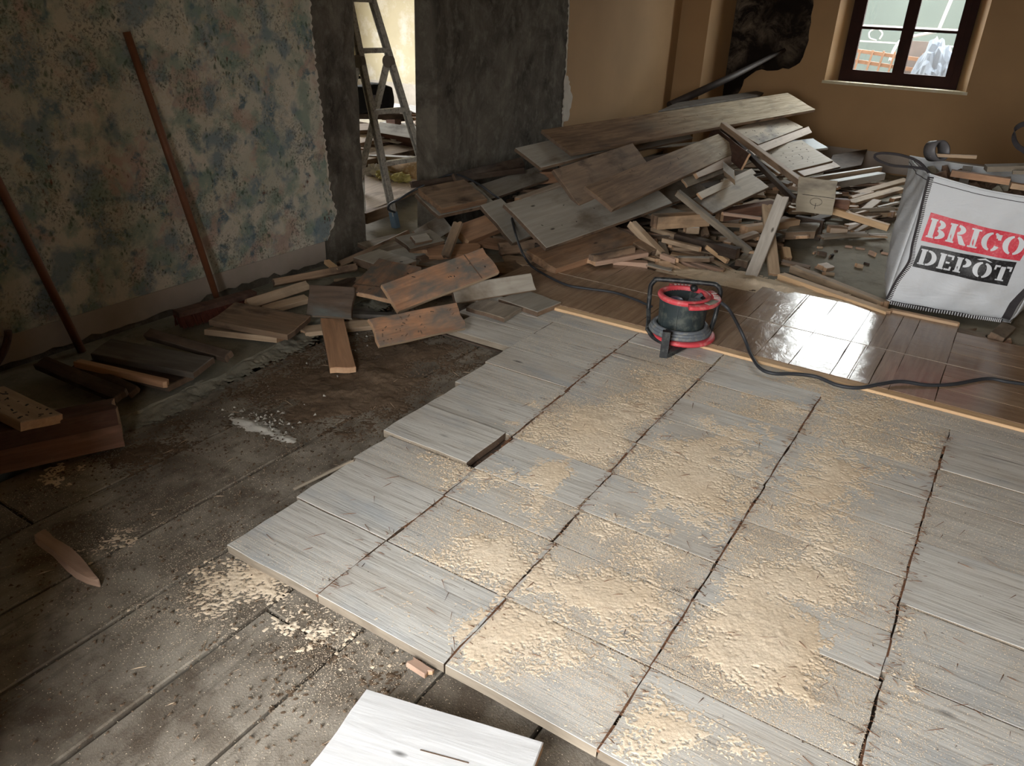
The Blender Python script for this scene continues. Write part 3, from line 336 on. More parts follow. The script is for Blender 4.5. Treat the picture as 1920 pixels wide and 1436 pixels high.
def wallp_mat():
    m, t, b = mat_new('floral_wallpaper'); v = coords(t, (1, 1, 1), False)
    def sh(x, y, z):
        mp = N(t, 'ShaderNodeMapping'); mp.inputs['Location'].default_value = (x, y, z); t.links.new(v, mp.inputs[0]); return mp.outputs[0]
    v2 = sh(3.1, 7.7, 1.3); v3 = sh(9.1, 2.7, 5.3); v4 = sh(1.7, 4.1, 8.8); W_ = (1, 1, 1, 1); K_ = (0, 0, 0, 1)
    G = lambda a: (a, a, a, 1)
    c = mixc(t, ramp(t, noise(t, v, 3.4, 4), .4, .6), L(190,184,170), L(174,172,158))
    c = mixc(t, ramp(t, noise(t, v2, 5.4, 6, .55, .2), .49, .60, K_, G(.85)), c, L(108,126,134))
    c = mixc(t, ramp(t, noise(t, v4, 6.2, 6, .55, .2), .50, .61, K_, G(.8)), c, L(124,142,130))
    c = mixc(t, ramp(t, noise(t, v3, 5.0, 6, .6, .3), .37, .46, G(.8), K_), c, L(170,146,134))
    c = mixc(t, ramp(t, noise(t, v3, 9.5, 6, .6, .3), .57, .67, K_, G(.9)), c, L(84,106,118))
    c = mixc(t, ramp(t, noise(t, v4, 11.0, 6, .6, .3), .58, .66, K_, G(.7)), c, L(172,162,140))
    def gate(f, g):
        k = N(t, 'ShaderNodeMath', operation='MULTIPLY'); t.links.new(f, k.inputs[0]); t.links.new(g, k.inputs[1]); return k.outputs[0]
    c = mixc(t, gate(ramp(t, noise(t, v, 75, 3, .7), .52, .60), ramp(t, noise(t, v2, 5, 4), .49, .60, K_, G(.75))), c, L(88,88,82))
    c = mixc(t, gate(ramp(t, noise(t, v3, 60, 3, .7), .54, .60), ramp(t, noise(t, v4, 5, 4), .50, .60, K_, G(.6))), c, L(178,168,146))
    for sc_, vv, gv in ((16, v, v3), (24, v2, v4)):
        tw = noise(t, vv, sc_, 3, .6, 1.6); line = gate(ramp(t, tw, .485, .50), ramp(t, tw, .50, .515, W_, K_))
        c = mixc(t, gate(line, ramp(t, noise(t, gv, 6, 3), .50, .60, K_, G(.8))), c, L(84,74,60))
    def leaves(scale, thr, vv, gsc, g0, g1, col, rot, amt=.8):
        nz = N(t, 'ShaderNodeTexNoise', Scale=22.0, Detail=4.0); t.links.new(vv, nz.inputs['Vector'])
        av = t.nodes.new('ShaderNodeVectorMath'); av.operation = 'MULTIPLY_ADD'; t.links.new(nz.outputs['Color'], av.inputs[0]); av.inputs[1].default_value = (.05, .05, .05); t.links.new(vv, av.inputs[2])
        mq = N(t, 'ShaderNodeMapping'); mq.inputs['Scale'].default_value = (1, 1.5, .8); mq.inputs['Rotation'].default_value = (rot, 0, 0); t.links.new(av.outputs[0], mq.inputs[0])
        vo = N(t, 'ShaderNodeTexVoronoi', Scale=scale); t.links.new(mq.outputs[0], vo.inputs['Vector'])
        return gate(ramp(t, vo.outputs['Distance'], thr*.6, thr+.10, W_, K_), ramp(t, noise(t, vv, gsc, 5, .6), g0, g1, K_, G(amt))), col
    for args in ((26, .28, v, 6.0, .53, .60, L(66,84,68), .5, .8), (38, .26, v2, 7.0, .55, .62, L(52,62,52), -.6, .8), (22, .22, v3, 6.5, .60, .65, L(92,50,38), .9, .85), (44, .24, v4, 8.0, .57, .63, L(66,52,42), .2, .7), (15, .24, v2, 5.0, .58, .66, L(78,104,86), -.3, .6)):
        f, col = leaves(*args); c = mixc(t, f, c, col)
    t.links.new(c, b.inputs['Base Color']); b.inputs['Roughness'].default_value = .75; b.inputs['Specular IOR Level'].default_value = .2; bump(t, b, noise(t, v, 6, 3), .15, .01); return m
M['wallpaper'] = wallp_mat()
M['skirt'] = plain('white_plaster_band', L(156,144,134), .8, 0, .1, 5, L(150,142,130))
M['ochre'] = plain('ochre_wall_paint', L(156,123,84), .75, 0, .08, 1.3, None, .1)
M['cream'] = plain('cream_wall', L(188,177,148), .85, 0, .08, 1.5, L(206,200,186))
M['plaster'] = plain('torn_white_plaster', L(188,180,168), .9, 0, .1, 9)
M['frame'] = plain('dark_brown_window_frame', L(44,22,16), .65, 0, .15, 6, None, .1, .12)
M['alu'] = plain('scuffed_aluminium', L(186,182,174), .45, .35, .15, 20, L(110,104,96))
M['hinge'] = plain('grey_plastic_hinge', L(110,102,92), .6, 0, .1, 10)
M['blue'] = plain('blue_grey_rubber', L(96,116,132), .7)
M['black'] = plain('black_plastic', L(24,26,28), .5, 0, .3, 10, L(74,76,74))
M['blackcloth'] = plain('black_fabric', L(16,15,16), .9, 0, .3, 20)
M['cable'] = plain('black_rubber_cable', L(44,46,50), .6, 0, .1, 10)
M['drum'] = plain('dusty_black_drum', L(40,50,52), .6, 0, .25, 6, L(84,88,80))
M['red'] = plain('faded_red_plastic', L(196,66,74), .55, 0, .12, 9, L(206,132,126))
M['coil'] = plain('grey_cable_coil', L(92,98,104), .6, 0, .15, 20, L(130,128,118))
M['grit'] = plain('grey_dusty_label', L(136,134,120), .7, 0, .1, 20)
M['bluecap'] = plain('blue_socket_cap', L(70,80,116), .5)
M['label'] = plain('worn_white_print', L(214,196,190), .6)
M['broomred'] = plain('red_brown_bristles', L(92,44,32), .9, 0, .25, 30, None, .6)
M['pipegrey'] = plain('grey_pipe', L(96,94,96), .5)
M['rubble'] = plain('brown_rubble', L(110,86,68), .9, 0, .3, 6, L(70,54,44), .6)
M['wool'] = plain('yellow_mineral_wool', L(196,186,120), 1.0, 0, .2, 30, None, 1.0)
M['fleece'] = plain('white_fleece', L(214,208,200), 1.0, 0, .1, 30, None, 1.0)
M['roll'] = plain('brown_felt_roll', L(160,130,92), .95, 0, .2, 10, L(200,186,160), .6)
M['sawdust'] = granular_mat('pine_sawdust', L(222,202,174), L(236,220,196), L(208,184,152))
M['bark'] = plain('dark_wood_fibre', L(104,70,46), .9, 0, .3, 30)
M['chalk'] = plain('lime_plaster_crumbs', L(190,186,176), .95, 0, .1, 20)
M['pencil'] = plain('pencil_mark', L(44,38,36), .8)
M['printred'] = plain('red_print', L(212,58,76), .5, 0, .08, 30, L(220,112,118), 0)
M['printblack'] = plain('black_print', L(28,28,30), .5, 0, .1, 30, L(84,84,86), 0)
M['printwhite'] = plain('white_bag_letters', L(214,218,222), .55, 0, .03, 20, None, 0)
M['handle'] = plain('worn_brown_pole', lin(112,70,46), .6, 0, .2, 6)
M['darkpipe'] = plain('dark_rusty_pipe', lin(58,50,46), .6, .3, .2, 8)
M['strap'] = plain('dark_webbing_strap', L(52,48,50), .85, 0, .2, 40)
M['stitch'] = plain('white_stitching', L(220,222,224), .7)
M['terrace'] = plain('pale_stone_terrace', L(78,70,66), .9)
M['terrwall'] = plain('grey_green_render', L(50,55,50), .9, 0, .15, .6)
M['railwhite'] = plain('white_painted_metal', L(150,149,146), .5)
M['trestle'] = plain('orange_pine', L(104,76,56), .7)
M['greywrap'] = plain('grey_outdoor_wrap', L(58,64,72), .7)
M['ground'] = plain('outdoor_ground', L(80,75,66), .95, 0, .1, 1)
def bag_mat():
    m, t, b = mat_new('woven_white_bag'); v = coords(t, (1, 1, 1), False); a = noise(t, coords(t, (2, 2, 5), False), 1.5, 5, .6, .8)
    c = mixc(t, ramp(t, noise(t, v, 3.5, 6, .65), .5, .8, (0, 0, 0, 1), (.5,)*3+(1,)), L(206,210,214), L(172,168,160))
    wv = N(t, 'ShaderNodeTexWave', Scale=110.0); wv.bands_direction = 'Z'; t.links.new(v, wv.inputs['Vector'])
    t.links.new(c, b.inputs['Base Color']); b.inputs['Roughness'].default_value = .5
    ad = N(t, 'ShaderNodeMath', operation='MULTIPLY_ADD'); t.links.new(wv.outputs['Fac'], ad.inputs[0]); ad.inputs[1].default_value = .02; t.links.new(a, ad.inputs[2])
    bump(t, b, ad.outputs[0], .6, .03)
    b.inputs['Subsurface Weight'].default_value = .0; return m
M['bag'] = bag_mat()
def parq_mat():
    m, t, b = mat_new('glossy_brown_parquet'); v = coords(t, (1.2, 14, 14)); g = noise(t, v, 2.5, 6, .6, .5); vb = coords(t, (1, 1, 1), False)
    c = mixc(t, ramp(t, g, .35, .65), L(134,110,90), L(160,136,112)); d = noise(t, vb, 2.6, 6, .65, .4)
    c = mixc(t, ramp(t, d, .46, .70, (0, 0, 0, 1), (.7,)*3+(1,)), c, L(170,152,130))
    oi = t.nodes.new('ShaderNodeObjectInfo'); c = mixc(t, ramp(t, oi.outputs['Random'], .0, 1.0, (0, 0, 0, 1), (.35,)*3+(1,)), c, L(116,88,66))
    t.links.new(c, b.inputs['Base Color'])
    mr = N(t, 'ShaderNodeMapRange'); mr.inputs[1].default_value = .35; mr.inputs[2].default_value = .75; mr.inputs[3].default_value = .15; mr.inputs[4].default_value = .32
    t.links.new(d, mr.inputs[0]); t.links.new(mr.outputs[0], b.inputs['Roughness']); b.inputs['Specular IOR Level'].default_value = .35
    b.inputs['Coat Weight'].default_value = .10; b.inputs['Coat Roughness'].default_value = .16
    bump(t, b, noise(t, coords(t, (1, 1, 1)), 12, 5, .65, .8), .35, .006); return m
M['parquet'] = parq_mat()
def glass_mat():
    m = bpy.data.materials.new('window_glass'); m.use_nodes = True; t = m.node_tree; t.nodes.clear()
    o = N(t, 'ShaderNodeOutputMaterial'); tr = N(t, 'ShaderNodeBsdfTransparent'); tr.inputs[0].default_value = (.93, .95, .94, 1); gl = N(t, 'ShaderNodeBsdfGlossy', Roughness=.02)
    mx = N(t, 'ShaderNodeMixShader'); mx.inputs[0].default_value = .08
    t.links.new(tr.outputs[0], mx.inputs[1]); t.links.new(gl.outputs[0], mx.inputs[2]); t.links.new(mx.outputs[0], o.inputs[0]); return m
M['glass'] = glass_mat()

def link(name, me, parent=None, mats=()):
    o = bpy.data.objects.new(name, me); COL.objects.link(o)
    for m in mats: me.materials.append(M[m] if isinstance(m, str) else m)
    if parent is not None: o.parent = parent
    return o
def tag(o, label=None, cat=None, group=None, kind=None):
    if label: o['label'] = label
    if cat: o['category'] = cat
    if group: o['group'] = group
    if kind: o['kind'] = kind
    return o
def empty(name, loc=(0, 0, 0), rotz=0, label=None, cat=None, group=None, kind=None):
    o = bpy.data.objects.new(name, None); COL.objects.link(o); o.location = loc; o.rotation_euler = (0, 0, rotz); o.empty_display_size = .1
    return tag(o, label, cat, group, kind)
class MB:
    def __init__(s): s.v = []; s.f = []; s.m = []; s.sm = []
    def add(s, vs, fs, mi=0, smooth=False):
        k = len(s.v); s.v += [tuple(v) for v in vs]
        for f in fs: s.f.append(tuple(i+k for i in f)); s.m.append(mi); s.sm.append(smooth)
    def box(s, c, d, mi=0, R=None, taper=1.0):
        x, y, z = (q/2 for q in d); vs = []
        for sz in (-1, 1):
            k = taper if sz > 0 else 1
            for sx, sy in ((-1, -1), (1, -1), (1, 1), (-1, 1)):
                p = Vector((sx*x*k, sy*y*k, sz*z)); p = (R @ p) if R else p; vs.append(p+Vector(c))
        s.add(vs, [(3, 2, 1, 0), (4, 5, 6, 7), (0, 1, 5, 4), (1, 2, 6, 5), (2, 3, 7, 6), (3, 0, 4, 7)], mi)
    def bar(s, a, b, w, h, up=(0, 0, 1), mi=0):
        a = Vector(a); b = Vector(b); u = (b-a).normalized(); sd = u.cross(Vector(up)); sd = sd.normalized() if sd.length > 1e-4 else Vector((1, 0, 0)); n = sd.cross(u)
        vs = [p+sd*(w/2*i)+n*(h/2*j) for p in (a, b) for i, j in ((-1, -1), (1, -1), (1, 1), (-1, 1))]
        s.add(vs, [(0, 1, 2, 3), (7, 6, 5, 4), (4, 5, 1, 0), (5, 6, 2, 1), (6, 7, 3, 2), (7, 4, 0, 3)], mi)
    def tube(s, pts, r, n=8, mi=0, closed=False):
        P = [Vector(p) for p in pts]; k = len(P); base = len(s.v); nrm = None
        for i, p in enumerate(P):
            if closed: tg = (P[(i+1) % k]-P[i-1]).normalized()
            else: tg = (P[min(i+1, k-1)]-P[max(i-1, 0)]).normalized()
            if nrm is None: nrm = tg.orthogonal().normalized()
            nrm = (nrm-tg*nrm.dot(tg)).normalized(); bn = tg.cross(nrm); rr = r[i] if isinstance(r, (list, tuple)) else r
            for j in range(n):
                a = 2*math.pi*j/n; s.v.append(tuple(p+(nrm*math.cos(a)+bn*math.sin(a))*rr))
        for i in range(k if closed else k-1):
            for j in range(n):
                a = base+i*n; b_ = base+((i+1) % k)*n; s.f.append((a+j, a+(j+1) % n, b_+(j+1) % n, b_+j)); s.m.append(mi); s.sm.append(True)
        if not closed:
            s.f.append(tuple(base+j for j in reversed(range(n)))); s.m.append(mi); s.sm.append(False)
            s.f.append(tuple(base+(k-1)*n+j for j in range(n))); s.m.append(mi); s.sm.append(False)
    def lathe(s, prof, n=40, c=(0, 0, 0), a0=0, a1=2*math.pi, mi=0, smooth=True):
        full = abs(a1-a0-2*math.pi) < 1e-5; m_ = n if full else n+1; base = len(s.v); k = len(prof)
        for i in range(m_):
            a = a0+(a1-a0)*i/n
            for r, z in prof: s.v.append((c[0]+r*math.cos(a), c[1]+r*math.sin(a), c[2]+z))
        for i in range(n):
            i2 = (i+1) % m_
            for j in range(k-1): s.f.append((base+i*k+j, base+i2*k+j, base+i2*k+j+1, base+i*k+j+1)); s.m.append(mi); s.sm.append(smooth)
        if not full:
            s.f.append(tuple(base+j for j in range(k))); s.m.append(mi); s.sm.append(False)
            s.f.append(tuple(base+(m_-1)*k+j for j in reversed(range(k)))); s.m.append(mi); s.sm.append(False)
    def prism(s, out, z0, z1, mi=0, ms=None):
        n = len(out); vs = [(x, y, z0) for x, y in out]+[(x, y, z1) for x, y in out]
        s.add(vs, [tuple(range(n, 2*n))], mi); s.v[-2*n:] = s.v[-2*n:]
        k = len(s.v)-2*n
        s.f.append(tuple(k+i for i in reversed(range(n)))); s.m.append(mi); s.sm.append(False)
        for i in range(n):
            j = (i+1) % n; s.f.append((k+i, k+j, k+n+j, k+n+i)); s.m.append(mi if ms is None else ms); s.sm.append(False)
    def mesh(s, name):
        me = bpy.data.meshes.new(name); me.from_pydata(s.v, [], s.f); me.polygons.foreach_set('material_index', s.m); me.polygons.foreach_set('use_smooth', s.sm); me.update(); return me
    def build(s, name, mats, parent=None):
        if isinstance(mats, str): mats = (mats,)
        return link(name, s.mesh(name), parent, mats)
def catmull(pts, k=6):
    P = [Vector(p) for p in pts]; P = [P[0]*2-P[1]]+P+[P[-1]*2-P[-2]]; out = []
    for i in range(1, len(P)-2):
        for j in range(k):
            t = j/k; a, b, c, d = P[i-1:i+3]
            out.append(.5*((2*b)+(-a+c)*t+(2*a-5*b+4*c-d)*t*t+(-a+3*b-3*c+d)*t**3))
    out.append(P[-2]); return out
def board_mesh(name, Lx, Wy, th, skew=0.0, jag=.006, edge=.0025, seed=0, jl=True, jr=True, warp=0.0):
    """plank: x = length, y = width, top face at z = 0; worn edges and rough sawn or broken ends"""
    r = random.Random(seed); nE = 4; ys = [Wy*i/nE for i in range(nE+1)]; nS = 3
    right = [(Lx+skew*y/max(Wy, 1e-6)+(r.uniform(-jag, jag) if jr else 0), y) for y in ys]
    left = [(0+skew*y/max(Wy, 1e-6)+(r.uniform(-jag, jag) if jl else 0), y) for y in ys]
    wob = min(.003, Wy*.03)
    bot = [(left[0][0]+(right[0][0]-left[0][0])*i/nS, r.uniform(-wob, wob)) for i in range(1, nS)]
    top = [(left[-1][0]+(right[-1][0]-left[-1][0])*i/nS, Wy+r.uniform(-wob, wob)) for i in range(nS-1, 0, -1)]
    out = [left[0]]+bot+right+top+list(reversed(left))[:-1]; n = len(out)
    cx = sum(p[0] for p in out)/n; cy = sum(p[1] for p in out)/n
    def inset(p, e):
        dx = e if p[0] < cx else -e; dy = e if p[1] < cy else -e
        return (p[0]+dx, p[1]+(dy if (abs(p[1]) < Wy*.1 or abs(p[1]-Wy) < Wy*.1) else 0))
    e = min(edge, Wy*.2, Lx*.2); m = MB(); vs = [(*inset(p, e), 0) for p in out]+[(p[0], p[1], -e) for p in out]+[(p[0], p[1], -th) for p in out]
    fs = [tuple(range(n)), tuple(2*n+i for i in reversed(range(n)))]; mi = [0, 2]
    for i in range(n):
        j = (i+1) % n; fs.append((n+i, n+j, j, i)); mi.append(0)
        endf = abs(out[i][0]-out[j][0]) < max(jag*2.2, 1e-4)+abs(skew)*.3 and abs(out[i][1]-out[j][1]) > Wy*.15
        fs.append((2*n+i, 2*n+j, n+j, n+i)); mi.append(1 if endf else 3)
    m.v = vs; m.f = fs; m.m = mi; m.sm = [False]*len(fs); return m.mesh(name)
def frame_from(A, u, w):
    u = Vector(u).normalized(); w = Vector(w); w = (w-u*w.dot(u)).normalized(); n = u.cross(w)
    return Matrix((( u.x, w.x, n.x, A[0]), (u.y, w.y, n.y, A[1]), (u.z, w.z, n.z, A[2]), (0, 0, 0, 1)))
# ================================================= structure: room shell
WX = -3.63; BY = 10.1; PX = -3.28; PY = 9.22; RX = 3.0; RY = -0.9; CZ = 3.3
def slab(name, boxes, mats, label, cat, kind='structure'):
    m = MB()
    for x0, x1, y0, y1, z0, z1 in boxes: m.box(((x0+x1)/2, (y0+y1)/2, (z0+z1)/2), (x1-x0, y1-y0, z1-z0))
    o = m.build(name, mats); return tag(o, label, cat, None, kind)
slab('floor', [(-10.2, 3.4, -2.2, 10.9, -.40, -.16), (-10.2, RX, 3.9, 10.1, -.16, -.05), (.36, RX, -.9, 3.9, -.16, -.05)], 'concrete', 'bare dusty concrete floor beneath the boards and the rubble', 'floor')
floor = bpy.data.objects['floor']
# underfloor of wide dusty boards running away from the camera
xs = [-2.80, -2.46, -2.11, -1.82, -1.51, -1.22, -.93, -.62, -.30, .02, .34]
for i in range(len(xs)-1):
    ycuts = [-0.9, [.95, 1.45, .45, 1.7, 1.12][i], 3.95] if i in (0, 2, 4) else [-0.9, 3.95]
    for j in range(len(ycuts)-1):
        Lb = ycuts[j+1]-ycuts[j]-.008; Wb = xs[i+1]-xs[i]-.012
        me = board_mesh('floor_board', Lb, Wb, .05, 0, .004, .004, seed=50+i*3+j)
        o = link('floor_board', me, floor, ('underfloor', 'underfloor', 'underfloor', 'underfloor'))
        o.matrix_world = frame_from((xs[i+1]-.006, ycuts[j]+.004, -.052+random.uniform(-.003, .002)), (0, 1, 0), (-1, 0, 0))
# dark ledge of old concrete along the floral wall
led = [(-3.64, -.9), (-3.64, 3.95)]
edge = [(-2.95, 3.6), (-3.02, 3.3), (-2.98, 3.0), (-2.96, 2.65), (-2.90, 2.4), (-2.87, 2.2), (-2.82, 2.0), (-2.84, 1.85), (-2.82, 1.6), (-2.86, 1.45), (-2.90, 1.2), (-2.88, .9), (-2.9, .4), (-2.9, -.9)]
e2 = []
for i in range(len(edge)-1):
    for k in range(4):
        t_ = k/4; e2.append((edge[i][0]*(1-t_)+edge[i+1][0]*t_+random.uniform(-.012, .012), edge[i][1]*(1-t_)+edge[i+1][1]*t_))
m = MB(); m.prism(([(-3.64, -.9)]+[(-2.9, -.9)]+list(reversed(e2))+[(-3.64, 3.6)]), -.16, -.018)
led_o = m.build('concrete_ledge', 'ledge', floor)
# whitish sawn floor: rows run left-right, saw cuts run away from the camera
rows = [1.207, 1.52, 1.835, 2.045, 2.33, 2.595, 2.86, 3.09, 3.32, 3.53, 3.695]
rowsR = [1.207, 1.53, 1.872, 2.195, 2.57, 2.90, 3.13, 3.40, 3.695]
cuts = [-1.40, -.935, -.453, .088]
c_of = lambda k, y: [(-1.385-.075*max(0, min(1, (y-1.8)/1.4))), (-.915-.068*max(0, min(1, (y-1.5)/1.1))), -.453, .088-.012*math.sin((y-1.5)*1.7)][k]
leftx = [-1.785, -1.808, -1.825, -1.858, -1.868, -1.905, -1.915, -2.33, -2.42, -2.5]
up = empty('floor', label='whitish worn plank floor sawn into strips, its near part still in place', cat='floor', kind='structure')
def floor_piece(x0, x1, y0, y1, dz=0, seed=0, warm=False):
    me = board_mesh('floor_board', x1-x0, y1-y0-.006, .032, 0, .0035, .0010, seed=seed)
    o = link('floor_board', me, up, ('floorwhite', 'enddark', 'brown', 'greytan'))
    o.matrix_world = frame_from((x0, y0+.003, dz), (1, 0, 0), (0, 1, random.uniform(-.004, .004)))
    return o
sd = 100
for i in range(len(rows)-1):
    y0, y1 = rows[i], rows[i+1]; ym = (y0+y1)/2; last = i == len(rows)-2; sd += 10
    xsx = [leftx[min(i, 9)]]+[c_of(k, ym) for k in range(4)]
    for k in range(4):
        x0, x1 = xsx[k], xsx[k+1]; dz = random.uniform(-.0015, .0015)
        if k == 3 and last: continue
        if k == 2 and last: x1 = 1.6          # the last row is not sawn on the right
        if i == 3 and k == 0: x0 -= .004; x1 -= .035; dz = .010
        if i in (7, 8, 9) and k == 0:
            floor_piece(x0, -1.915, y0, y1, dz-.002, sd+7); x0 = -1.915
        floor_piece(x0+.003, x1-.003, y0, y1, dz, sd+k)
for i in range(len(rowsR)-1):
    y1 = rowsR[i+1]
    if i == len(rowsR)-2: y1 = 3.53
    floor_piece(c_of(3, (rowsR[i]+y1)/2)+.003, 1.6, rowsR[i], y1, random.uniform(-.0015, .0015), 300+i)
for i, (a, b_) in enumerate([(.88, 1.205), (.56, .88)]): floor_piece(.30, 1.6, a, b_, 0, 330+i)
bs = MB(); bs.box((-.1, 2.50, -.038), (3.2, 2.3, .008)); bs.box((-2.2, 3.38, -.040), (.6, .6, .008)); bs.build('joist_bed', 'dark', up)
# parquet strip
pq = empty('floor', label='glossy brown parquet strip crossing the room behind the cable reel', cat='floor', kind='structure')
def pq_piece(x0, x1, y0, y1, along_y, seed):
    if along_y:
        me = board_mesh('parquet_block', y1-y0-.002, x1-x0-.002, .02, 0, .0, .0008, seed, False, False)
        o = link('parquet_block', me, pq, ('parquet',)*4); o.matrix_world = frame_from((x1-.001, y0+.001, .014+random.uniform(-.0004, .0004)), (0, 1, 0), (-1, 0, random.uniform(-.0012, .0012)))
    else:
        me = board_mesh('parquet_block', x1-x0-.002, y1-y0-.002, .02, 0, .0, .0008, seed, False, False)
        o = link('parquet_block', me, pq, ('parquet',)*4); o.matrix_world = frame_from((x0+.001, y0+.001, .014+random.uniform(-.0004, .0004)), (1, 0, 0), (0, 1, random.uniform(-.0012, .0012)))
x = -2.55; s_ = 0
while x < -.0:
    wd = random.choice([.09, .17, .20]); 
    for (a, b_) in ((3.752, 4.265), (4.268, 4.90 if x > -1.2 else 4.72)): s_ += 1; pq_piece(x, min(x+wd, 0), a, b_, True, 400+s_)
    x += wd
for (a, b_) in ((3.752, 3.93), (3.932, 4.10), (4.102, 4.265), (4.268, 4.45), (4.452, 4.62), (4.622, 4.80)):
    x = 0.0
    while x < 1.7:
        wd = random.choice([.45, .6, .75]); s_ += 1; pq_piece(x, min(x+wd, 1.7), a, b_, False, 400+s_); x += wd
m = MB(); m.box((-.9, 4.2665, .0125), (3.3, .0045, .005)); m.box((-.855, 4.58, .0125), (.004, .62, .005)); m.box((-.39, 4.0, .0125), (.004, .5, .005)); m.build('pale_joint', 'pinkpale', pq)
m = MB(); m.box((-.4, 4.3, -.03), (4.2, 1.1, .045)); m.build('parquet_base', 'brown', pq)
me = board_mesh('cut_edge', 3.8, .052, .03, 0, .002, .003, 9); o = link('cut_edge', me, pq, ('fresh', 'fresh', 'fresh', 'fresh')); o.matrix_world = frame_from((-2.02, 3.698, .012), (1, 0, 0), (0, 1, 0)); o['label'] = 'pale freshly cut wooden edge of the parquet'
# walls
m = MB(); m.box(((WX-3.80)/2, 1.37, 1.2), (.17, 5.1, 2.9))
def rough_wall(name, y0, y1, x, z0, z1, dens, amp, mat, parent, ragged0=None, ragged1=None, thick=.02, zr=None, seed=1):
    """thin coat on a wall of constant x, its edges ragged"""
    r = np.random.default_rng(seed); nz = int((z1-z0)/dens)+1; ny = max(2, int((y1-y0)/.08)+1); mm = MB(); vs = []
    for j in range(nz+1):
        z = z0+(z1-z0)*j/nz
        a = y0 if ragged0 is None else float(np.interp(z, [p[1] for p in ragged0], [p[0] for p in ragged0]))+r.uniform(-amp, amp)
        b_ = y1 if ragged1 is None else float(np.interp(z, [p[1] for p in ragged1], [p[0] for p in ragged1]))+r.uniform(-amp, amp)
        for i in range(ny+1): vs.append((x+thick, a+(b_-a)*i/ny, z))
        for i in range(ny+1): vs.append((x-.002, a+(b_-a)*i/ny, z))
    n2 = 2*(ny+1); fs = []
    for j in range(nz):
        for i in range(ny): a = j*n2+i; fs.append((a, a+1, a+n2+1, a+n2))
        a = j*n2+ny; fs.append((a, a+ny+1, a+ny+1+n2, a+n2))
        a = j*n2; fs.append((a+ny+1, a, a+n2, a+ny+1+n2))
    mm.add(vs, fs); return mm.build(name, mat, parent)
wl = MB()
wl.box((-3.73, 1.27, 1.52), (.20, 4.70, 3.56))                       # up to the torn end at y = 3.62
r_ = random.Random(3)
vs = []; K = 40
for k in range(K+1):
    z = -.26+3.56*k/K; ye = 3.90-.03*min(1, z/1.5)+r_.uniform(-.008, .008)
    vs += [(-3.63+r_.uniform(-.006, .004), 3.60, z), (-3.63+r_.uniform(-.006, .004), ye, z), (-3.83, ye+r_.uniform(-.01, .01), z), (-3.83, 3.60, z)]
fs = []
for k in range(K):
    a = 4*k; fs += [(a, a+1, a+5, a+4), (a+1, a+2, a+6, a+5), (a+2, a+3, a+7, a+6)]
wl.add(vs, fs); wl.box((-3.73, 4.3, 2.75), (.20, 1.2, 1.1))
wleft = tag(wl.build('wall_left', 'cement'), 'left wall with torn floral wallpaper ending at a doorway broken through it', 'wall', None, 'structure')
rag = [(3.50, .10), (3.55, .186), (3.62, .298), (3.575, .432), (3.56, .677), (3.535, 1.025), (3.518, 1.243), (3.511, 1.55), (3.50, 3.3)]
o = rough_wall('wallpaper', -.9, 0, WX, .142, 3.3, .018, .009, 'wallpaper', wleft, None, rag, .006, seed=4)
o['label'] = 'faded floral wallpaper with a torn right edge'
o = rough_wall('torn_paper_edge', -.9, 0, WX, .142, 3.3, .014, .012, 'plaster', wleft, [(p[0]-.05, p[1]) for p in rag], [(p[0]+.012, p[1]) for p in rag], .004, seed=6)
# skirting band
bb = MB(); K = 90; vs = []
for k in range(K+1):
    y = -.9+4.4*k/K; zb = .012+max(0, r_.gauss(0, .008))+(.03 if 2.55 < y < 3.1 else 0)*abs(math.sin(k*1.3))
    vs += [(WX+.012, y, zb), (WX+.012, y, .142), (WX, y, .142), (WX, y, zb)]
fs = []
for k in range(K):
    a = 4*k; fs += [(a, a+4, a+5, a+1), (a+1, a+5, a+6, a+2), (a+3, a+7, a+4, a)]
bb.add(vs, fs+[(4*K, 4*K+3, 4*K+2, 4*K+1)]); tag(bb.build('baseboard_left', 'skirt'), 'white plaster skirting band with broken lower edge under the floral wallpaper', 'baseboard', None, 'structure')
# far left wall: cement scar then ochre paint, pier
wf = MB(); wf.box((-3.73, (4.71+10.1)/2, 1.52), (.20, 10.1-4.71, 3.56))
wfar = tag(wf.build('wall_left', 'cement'), 'continuation of the left wall beyond the opening, bare dark cement then ochre paint', 'wall', None, 'structure')
ry = [(6.62, .2), (6.625, .589), (6.63, .73), (6.62, .916), (6.61, 1.23), (6.59, 1.616), (6.58, 3.3)]
rough_wall('torn_plaster_edge', 6.5, 6.7, WX, .02, 3.3, .02, .012, 'plaster', wfar, [(p[0]-.012, p[1]) for p in ry], [(p[0]+.03, p[1]) for p in ry], .008, seed=8)
rough_wall('plaster_patch', 6.5, 6.7, WX, .60, 1.0, .02, .012, 'plaster', wfar, [(6.60, .6), (6.60, 1.0)], [(6.70, .6), (6.75, .8), (6.64, 1.0)], .014, seed=9)
rough_wall('ochre_paint', 6.6, PY, WX, .02, 3.3, .02, .008, 'ochre', wfar, ry, None, .012, seed=10)['label'] = 'ochre painted plaster'
slab('wall_left', [(-3.63, PX, PY, BY, -.26, 3.3)], 'ochre', 'ochre pier projecting in the far left corner', 'wall')
